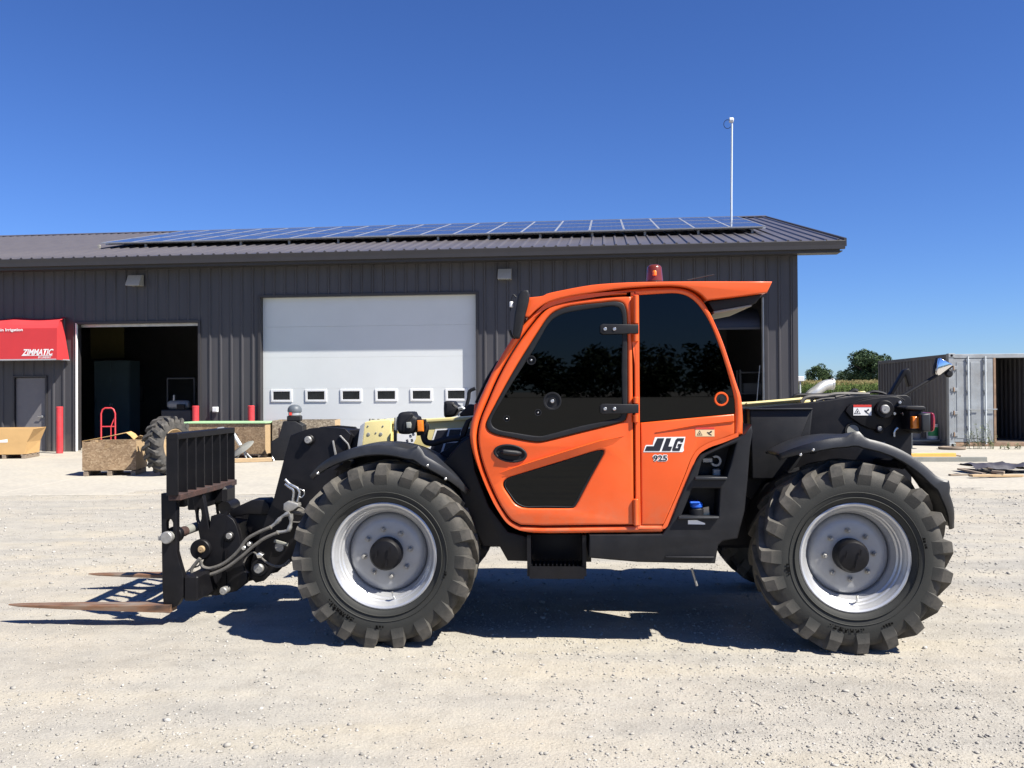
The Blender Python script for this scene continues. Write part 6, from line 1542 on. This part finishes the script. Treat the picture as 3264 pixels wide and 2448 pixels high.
# buckets on a low skid beside the container
g = ground(2958, 1420)
t = thing('low_skid', (g.x-0.85, g.y-0.1, 0.018), 0, 'low dark steel skid against the container carrying two buckets', 'skid')
mb = MB(); mb.box(0, 1.55, 0, 0.7, 0.10, 0.15, 0.008); mb.build('deck', 'steel_beam', t, None)
for x in (0.05, 1.40):
    mb = MB(); mb.box(x, x+0.1, 0.02, 0.68, 0.0, 0.10, 0.006); mb.build('runner', 'interior_dark', t, None)
def bucket(px, lb, body, band, sc=1.0):
    q = atY(px, 1400, g.y+0.2)
    t = thing('bucket', (q.x, g.y+0.2, 0.169), 0, lb, 'bucket', 'buckets on the skid by the container')
    k = 0.15*sc; h = 0.40*sc
    mb = MB(); mb.lathe([(0.001,0.004),(k*0.88,0.0),(k*0.9,0.02),(k*1.0,h*0.8),(k*1.06,h*0.8),(k*1.06,h*0.84),(k*1.0,h*0.84),(k*1.02,h),(k*0.97,h),(k*0.86,0.02)], (0,0,0), 'z', 28); mb.build('pail', body, t)
    if band:
        mb = MB(); mb.lathe([(k*0.925,h*0.22),(k*1.002,h*0.78)], (0,0,0), 'z', 28, R(200), R(330)); mb.build('label_band', band, t)
    mb = MB(); mb.tube([(k*math.cos(a)*1.03, -k*0.1+0.02*math.sin(a), h*0.82-h*0.45*abs(math.sin(a))) for a in np.linspace(math.pi, 2*math.pi, 12)], 0.004, 5); mb.build('bail', 'galv', t)
bucket(2972, 'white plastic bucket with green label beside the container', 'frame_white', 'bucket_green', 1.12)
bucket(2918, 'dark grey bucket left of the white bucket by the container', 'interior', None, 1.0)
g2 = ground(2905, 1432)
t = thing('steel_post', (g2.x, g2.y, 0.018), 0, 'short dark steel post standing before the grey bucket', 'post')
mb = MB(); mb.cyl((0,0,0), 0.03, 0.0, 0.62, 'z', 12, 0.004); mb.build('shaft', 'interior_dark', t)
mb = MB(); mb.box(-0.1,0.1,-0.1,0.1,0.0,0.012); mb.build('base_plate', 'interior_dark', t, None)
g2 = ground(3035, 1434)
t = thing('drain_ring', (g2.x, g2.y, 0.018), 0, 'rusty iron ring lying on the concrete at the container corner', 'ring')
mb = MB(); mb.lathe([(0.30,0.0),(0.34,0.02),(0.34,0.06),(0.28,0.07),(0.24,0.05),(0.24,0.0)], (0,0,0), 'z', 32); mb.build('ring', 'old_wood', t)
# weeds at the container's foot
def weed(px, py, h, n, lb):
    g = ground(px, py); t = thing('weed', (g.x, g.y, 0.0), random.uniform(0, 6), lb, 'weed', 'weeds at the foot of the container')
    mbs = MB(); mbl = MB()
    for i in range(n):
        a = random.uniform(0, 6.28); hh = h*random.uniform(0.55, 1.0); lean = random.uniform(0.05, 0.4)*hh
        x0, y0 = random.uniform(-0.12, 0.12), random.uniform(-0.05, 0.05)
        top = (x0+lean*math.cos(a), y0+lean*math.sin(a)*0.4, hh); mid = (x0+lean*0.4*math.cos(a), y0+lean*0.15*math.sin(a), hh*0.5)
        mbs.tube([(x0,y0,0), mid, top], [0.005,0.004,0.002], 4)
        for k in range(9):
            f = 0.2+0.8*k/9; p = Vector((x0,y0,0)).lerp(Vector(top), f); b = random.uniform(0, 6.28); ln = random.uniform(0.04, 0.10)*(1.3-f*0.6); w = ln*0.28
            d = Vector((math.cos(b), math.sin(b)*0.7, random.uniform(-0.1, 0.6))).normalized(); s_ = d.cross(Vector((0,0,1))).normalized()*w
            mbl.add([p, p+d*ln*0.5+s_, p+d*ln, p+d*ln*0.5-s_], [(0,1,2,3)])
    mbs.build('stems', 'weed_leaf', t, None); o = mk('leaves', mbl.v, mbl.f, 'weed_leaf', t); o['kind'] = 'stuff'; 
for (px, py, h, n, lb) in ((3098,1432,0.55,8,'low grey green weed at the left lock rod'),(3125,1433,0.85,12,'tall wispy weed between the two lock rods'),(3160,1433,0.75,10,'leafy weed at the right lock rod'),(3062,1432,0.22,5,'tiny weed near the container corner'),(3205,1434,0.20,6,'small weed below the open container doorway'),(3250,1434,0.18,5,'small weed at the right edge of the view')):
    weed(px, py, h, n, lb)

# lumber and steel lying on the concrete at the right
def stick(name, lab, cat, pa, pb, wd, ht, m, part='beam', ext0=0.0, group=None, z=0.018):
    a, b_ = ground(*pa), ground(*pb); L_ = (b_-a).length; ang = math.atan2(b_.y-a.y, b_.x-a.x)
    t = thing(name, (a.x, a.y, z), ang, lab, cat, group)
    mb = MB(); mb.box(-ext0, L_, 0, wd, 0, ht, 0.005); mb.build(part, m, t, None); return t, L_
t, L_ = stick('yellow_plank', 'long yellow timber lying on the concrete behind the rear wheel', 'timber', (2900,1461), (3048,1459), 0.14, 0.09, 'yellow_lumber', ext0=0.6)
mb = MB(); mb.tube([(L_-0.1,0.05,0.06),(L_+0.12,0.02,0.02)], 0.02, 6); mb.build('strap_end', 'old_wood', t)
t, L_ = stick('steel_channel', 'long grey green steel channel lying in front of the yellow timber', 'steel channel', (2915,1474), (3147,1474), 0.10, 0.10, 'steel_beam', ext0=0.6)
mb = MB(); mb.box(-0.6, L_, -0.012, 0.0, 0.0, 0.02); mb.build('flange', 'steel_beam', t, None)
# broken pallet debris
deb = [((3060,1500),(3180,1516),0.10,0.03),((3095,1492),(3230,1512),0.10,0.03),((3120,1490),(3264,1506),0.09,0.03),((3050,1512),(3130,1524),0.08,0.03),((3030,1520),(3110,1518),0.07,0.03),((3100,1528),(3264,1524),0.11,0.04),((3140,1500),(3300,1498),0.12,0.03),((3160,1524),(3200,1526),0.09,0.05)]
labs = ['long weathered pallet board on top of the debris heap','weathered board crossing the middle of the debris heap','weathered board at the back of the debris heap','splintered board at the left of the debris heap','thin stick at the front left of the debris heap','thick weathered beam along the front of the debris heap','broad grey board under the dark tarp','short block end at the front of the debris heap']
for i, (pa, pb, wd, ht) in enumerate(deb):
    t, L_ = stick('debris_board', labs[i], 'board', pa, pb, wd, ht, 'old_wood' if i not in (5,) else 'lumber', part='plank', group='broken pallet boards on the ground', z=0.02+0.022*(i % 4))
    t.rotation_euler = (0, R(random.uniform(-2, 2)), t.rotation_euler[2])
g = ground(3230, 1508)
t = thing('dark_tarp', (g.x, g.y, 0.09), 0, 'crumpled dark blue black tarp on the debris at the right edge', 'tarp')
nx_, ny_ = 26, 10; vs = []
for j in range(ny_+1):
    for i in range(nx_+1):
        x, y = i/nx_*2-0.9, j/ny_*0.7-0.35
        vs.append((x, y, 0.10*vnoise(np.array([x*3+9]), np.array([y*5+3]), 1.6, 31)[0] + 0.06*vnoise(np.array([x*9]), np.array([y*9]), 1.0, 32)[0] - 0.08*max(0, abs(y)*2.6-0.5) - 0.05*max(0, -x-0.5)))
mk('sheet', vs, [(j*(nx_+1)+i, j*(nx_+1)+i+1, (j+1)*(nx_+1)+i+1, (j+1)*(nx_+1)+i) for j in range(ny_) for i in range(nx_)], 'tarp', t, 60)
stick('thin_rod', 'thin dark rod on the ground at the far right edge', 'rod', (3150,1481), (3290,1488), 0.04, 0.03, 'old_wood')

# ================================================================== things behind the telehandler, right of the building
# stack of ribbed steel sheets
p = atY(2547, 1268, 27.0)
t = thing('sheet_stack', (p.x, 27.0, 0.0), R(4), 'stack of grey ribbed steel sheets beside the building corner', 'steel sheets')
for i in range(7):
    mb = MB(); z = 0.15 + i*0.16; mb.box(-0.4, 1.0-0.04*(i % 3), 0, 1.2, z, z+0.11, 0.02); mb.build('sheet_bundle', 'galv' if i == 6 else 'steel_beam', t, None)
for x in (0.0, 0.7):
    mb = MB(); mb.box(x-0.05, x+0.05, 0.02, 1.18, 0.0, 0.149); mb.build('dunnage', 'old_wood', t, None)
mb = MB(); mb.box(-0.35, 0.55, 0.1, 0.9, 1.225, 1.30, 0.02); mb.build('top_wrap', 'frame_white', t, None)
# galvanised elbow
p0 = atY(2578, 1262, 25.5); p1 = atY(2646, 1221, 25.8)
t = thing('galvanised_elbow', (p0.x, 25.5, 0.0), 0, 'big galvanised pipe elbow rising behind the boom', 'pipe elbow')
pth = [(0.0-0.35,0,0.5),(0.05,0,p0.z+0.02),(0.25,0,p0.z+0.16),(0.45,0.05,p1.z-0.08),(p1.x-p0.x,0.1,p1.z-0.03)]
mb = MB(); mb.tube(cr(pth,4,False), 0.15, 18); mb.build('elbow', 'galv', t, 60)
mb = MB(); mb.lathe([(0.17,-0.02),(0.17,0.02)], (p1.x-p0.x,0.1,p1.z-0.03), 'x', 20); mb.build('end_band', 'galv', t)
mb = MB(); mb.box(-0.6,-0.1,-0.2,0.3,0.0,0.42,0.01); mb.build('support_block', 'old_wood', t, None)
# pallet of pale clay pipes
p = atY(2655, 1255, 26.5)
t = thing('pipe_pallet', (p.x-0.45, 26.5, 0.0), R(2), 'pallet stacked with pale pipes beyond the boom hoses', 'pallet of pipes')
mb = MB(); mb.box(-0.1,1.4,0,1.0,0.0,1.05,0.01); mb.build('block_load', 'old_wood', t, None)
for k in range(4):
    mb = MB(); mb.box(0.0+k*0.33,0.30+k*0.33,-0.012,0.0,0.62,0.98,0.004); mb.build('load_block', 'dry_beige', t, None)
mb = MB(); mb.box(-0.15,1.5,-0.02,1.02,1.055,1.09,0.004); mb.build('cover_board', 'lumber', t, None)
for (x, z) in ((0.28,1.18),(0.46,1.18),(0.64,1.18),(0.37,1.33),(0.55,1.33)):
    mb = MB(); mb.lathe([(0.06,0.0),(0.088,0.0),(0.088,0.9),(0.06,0.9),(0.06,0.0)], (x,0.05,z), 'y', 14); mb.build('pipe', 'dry_beige', t)
# low heap of pale scrap
p = atY(2735, 1260, 26.0)
for i, (dx, w_, h_, lb, m) in enumerate(((-0.6,0.6,1.28,'grey scrap bin beyond the boom hoses','steel_beam'),(0.15,0.75,1.36,'pale wrapped bale beyond the boom lug','dry_beige'))):
    t = thing('scrap_bin' if i == 0 else 'wrapped_bale', (p.x+dx, 26.0, 0.0), 0, lb, 'bin' if i == 0 else 'bale')
    mb = MB(); mb.box(0, w_, 0, 0.8, 0.0, h_, 0.06); mb.build('body', m, t)
    mb = MB(); mb.box(0.05, w_-0.05, 0.05, 0.6, h_+0.001, h_+0.06, 0.02); mb.build('cover', 'frame_white', t)
# birdhouse-like white meter box on a post
p = atY(2550, 1208, 30.0)
t = thing('meter_post', (p.x, 30.0, 0.0), 0, 'white box on a thin post right beside the building edge', 'meter post')
mb = MB(); mb.tube([(0,0,0),(0,0,p.z-0.08)], 0.03, 8); mb.build('post', 'galv_light', t)
mb = MB(); mb.box(-0.1,0.12,-0.08,0.08,p.z-0.08,p.z+0.09,0.015); mb.build('box', 'frame_white', t)

# ================================================================== field and trees
def leaf_quads(P, size, rng, flat=0.5):
    n = len(P); a = rng.uniform(0, 6.283, n); el = rng.uniform(-flat, flat, n)*1.5
    d = np.stack([np.cos(a)*np.cos(el), np.sin(a)*np.cos(el), np.sin(el)], 1)
    r_ = rng.normal(size=(n,3)); s_ = np.cross(d, r_); s_ /= np.linalg.norm(s_, axis=1, keepdims=True)
    L_ = size*rng.uniform(0.6, 1.4, n)[:,None]; w = L_*0.45
    V_ = np.stack([P-d*L_*0.5, P+s_*w*0.5, P+d*L_*0.5, P-s_*w*0.5], 1).reshape(-1,3)
    return V_, np.arange(4*n).reshape(-1,4)
def quads_obj(name, V_, F, m, parent):
    me = bpy.data.meshes.new(name)
    me.vertices.add(len(V_)); me.vertices.foreach_set('co', V_.ravel())
    me.loops.add(F.size); me.loops.foreach_set('vertex_index', F.ravel().astype(np.int32))
    me.polygons.add(len(F)); me.polygons.foreach_set('loop_start', np.arange(0,F.size,4,dtype=np.int32)); me.polygons.foreach_set('loop_total', np.full(len(F),4,dtype=np.int32))
    me.update(); me.validate()
    return link(name, me, m, parent)
def tree(px, Y, wpx, ytop, m, label, seed, n=9000, gap=0.0):
    rng = np.random.default_rng(seed)
    base = atY(px, 1240, Y); ht = atY(px, ytop, Y).z; rad = wpx/FPX*Y*0.5
    t = thing('tree', (base.x, Y, 0.0), 0, label, 'tree', 'trees beyond the corn field')
    mb = MB(); mb.tube([(0,0,-0.2),(0.1,0,ht*0.25),(-0.1,0,ht*0.55),(0,0,ht*0.8)], [rad*0.09,rad*0.07,rad*0.045,0.03], 8)
    for k in range(7):
        a = k*2.4; mb.tube([(0,0,ht*(0.25+0.05*k)), (rad*0.35*math.cos(a),rad*0.35*math.sin(a),ht*(0.42+0.05*k)), (rad*0.7*math.cos(a),rad*0.7*math.sin(a),ht*(0.52+0.05*k))], [rad*0.04,rad*0.03,0.03], 6)
    mb.build('trunk', 'bark', t)
    nc = 46; C = []
    while len(C) < nc:
        q = rng.uniform(-1, 1, 3)
        if q @ q < 1: C.append(q)
    C = np.array(C)*np.array([rad*0.80, rad*0.80, ht*0.40]); C[:,2] += ht*0.56
    rr = rad*rng.uniform(0.20, 0.36, nc)
    k = rng.integers(0, nc, n); dv = rng.normal(size=(n,3)); dv /= np.linalg.norm(dv, axis=1, keepdims=True)
    P = C[k] + dv*(rr[k]*rng.uniform(0.65, 1.05, n))[:,None]*np.array([1,1,0.8])
    P = P[P[:,2] > ht*0.12]
    V_, F = leaf_quads(P, rad*0.10, rng)
    quads_obj('crown', V_, F, m, t)
tree(2612, 190, 96, 1163, 'leaf_dark', 'round dark green tree just right of the building', 3, 13000)
tree(2692, 200, 80, 1181, 'leaf_oak', 'low dark tree between the round tree and the tall oak', 4, 6000)
tree(2768, 185, 150, 1120, 'leaf_oak', 'tall broad dark oak rising left of the container', 5, 16000)
tree(2840, 195, 95, 1150, 'leaf_oak', 'dark tree partly hidden behind the container', 6, 7000)
tree(2555, 260, 40, 1200, 'leaf_oak', 'small distant tree at the building edge', 8, 3000)
tree(3300, 230, 160, 1160, 'leaf_dark', 'tree hidden mostly behind the container at the right', 9, 5000)
# corn field: ranks of plants with blades and tassels
def corn():
    rng = np.random.default_rng(21)
    n = 7200
    x = rng.uniform(22, 90, n); y = 104 + np.floor(rng.uniform(0, 10, n))*0.76 + rng.normal(0, 0.08, n); h = rng.normal(2.35, 0.12, n)
    Q = []; 
    V_ = []
    for k in range(7):
        a = rng.uniform(0, 6.283, n); L_ = rng.uniform(0.45, 0.8, n); z0 = h*(0.25+0.11*k); up_ = rng.uniform(0.15, 0.5, n)
        d = np.stack([np.cos(a), np.sin(a)], 1); s_ = np.stack([-d[:,1], d[:,0]], 1)*0.045
        p0 = np.stack([x, y, z0], 1)
        p1 = np.stack([x+d[:,0]*L_*0.45, y+d[:,1]*L_*0.45, z0+up_*L_*0.9], 1); p2 = np.stack([x+d[:,0]*L_, y+d[:,1]*L_, z0+up_*L_*0.5], 1)
        sv = np.concatenate([s_, np.zeros((n,1))], 1)
        V_.append(np.stack([p0, p1+sv, p2, p1-sv], 1).reshape(-1,3))
    st_ = np.stack([np.stack([x-0.02, y, 0*x], 1), np.stack([x+0.02, y, 0*x], 1), np.stack([x+0.015, y, h], 1), np.stack([x-0.015, y, h], 1)], 1).reshape(-1,3); V_.append(st_)
    V_ = np.concatenate(V_); F = np.arange(len(V_)).reshape(-1,4)
    t = thing('corn_field', (0,0,0), 0, 'field of tall green corn with tan tassels beyond the yard', 'corn'); t['kind'] = 'stuff'
    o = quads_obj('corn_leaves', V_, F, 'corn_leaf', t); o['kind'] = 'stuff'
    T = []
    for k in range(5):
        a = rng.uniform(0, 6.283, n); d = np.stack([np.cos(a), np.sin(a)], 1)*0.10
        p0 = np.stack([x, y, h-0.02], 1); p1 = np.stack([x+d[:,0], y+d[:,1], h+rng.uniform(0.15, 0.32, n)], 1); w = np.array([0.018, 0, 0])
        T.append(np.stack([p0-w, p0+w, p1+w, p1-w], 1).reshape(-1,3))
    T = np.concatenate(T); o = quads_obj('corn_tassels', T, np.arange(len(T)).reshape(-1,4), 'tassel', t); o['kind'] = 'stuff'
corn()
# grass verge behind the yard
rng = np.random.default_rng(5)
n = 16000; x = rng.uniform(6, 62, n); y = rng.uniform(34, 100, n); h = rng.uniform(0.1, 0.45, n); a = rng.uniform(0, 6.28, n)
dx, dy = np.cos(a)*0.06, np.sin(a)*0.06
V_ = np.stack([np.stack([x-dx,y-dy,0*x],1), np.stack([x+dx,y+dy,0*x],1), np.stack([x+dx*0.4+dy*2,y+dy*0.4,h],1), np.stack([x-dx*0.4+dy*2,y-dy*0.4,h],1)],1).reshape(-1,3)
o = quads_obj('grass_verge', V_, np.arange(4*n).reshape(-1,4), 'weed_leaf', None); tag(o, 'rough green grass between the yard and the corn', 'grass', kind='stuff')

# wood on the far side of the yard behind the viewer (seen mirrored in the cab glass)
rng = np.random.default_rng(77)
nb = 420; C = np.stack([rng.uniform(-260, 320, nb), rng.uniform(-262, -232, nb), rng.uniform(2.0, 12.0, nb)], 1); rr = rng.uniform(3.5, 7.0, nb); n = 80000
k = rng.integers(0, nb, n); dv = rng.normal(size=(n,3)); dv /= np.linalg.norm(dv, axis=1, keepdims=True)
P = C[k] + dv*(rr[k]*rng.uniform(0.4, 1.0, n))[:,None]; P = P[P[:,2] > 0]
V_, F = leaf_quads(P, 1.7, rng)
o = quads_obj('woodland', V_, F, 'leaf_oak', None); tag(o, 'distant line of trees mirrored in the cab glass', 'trees', kind='stuff')
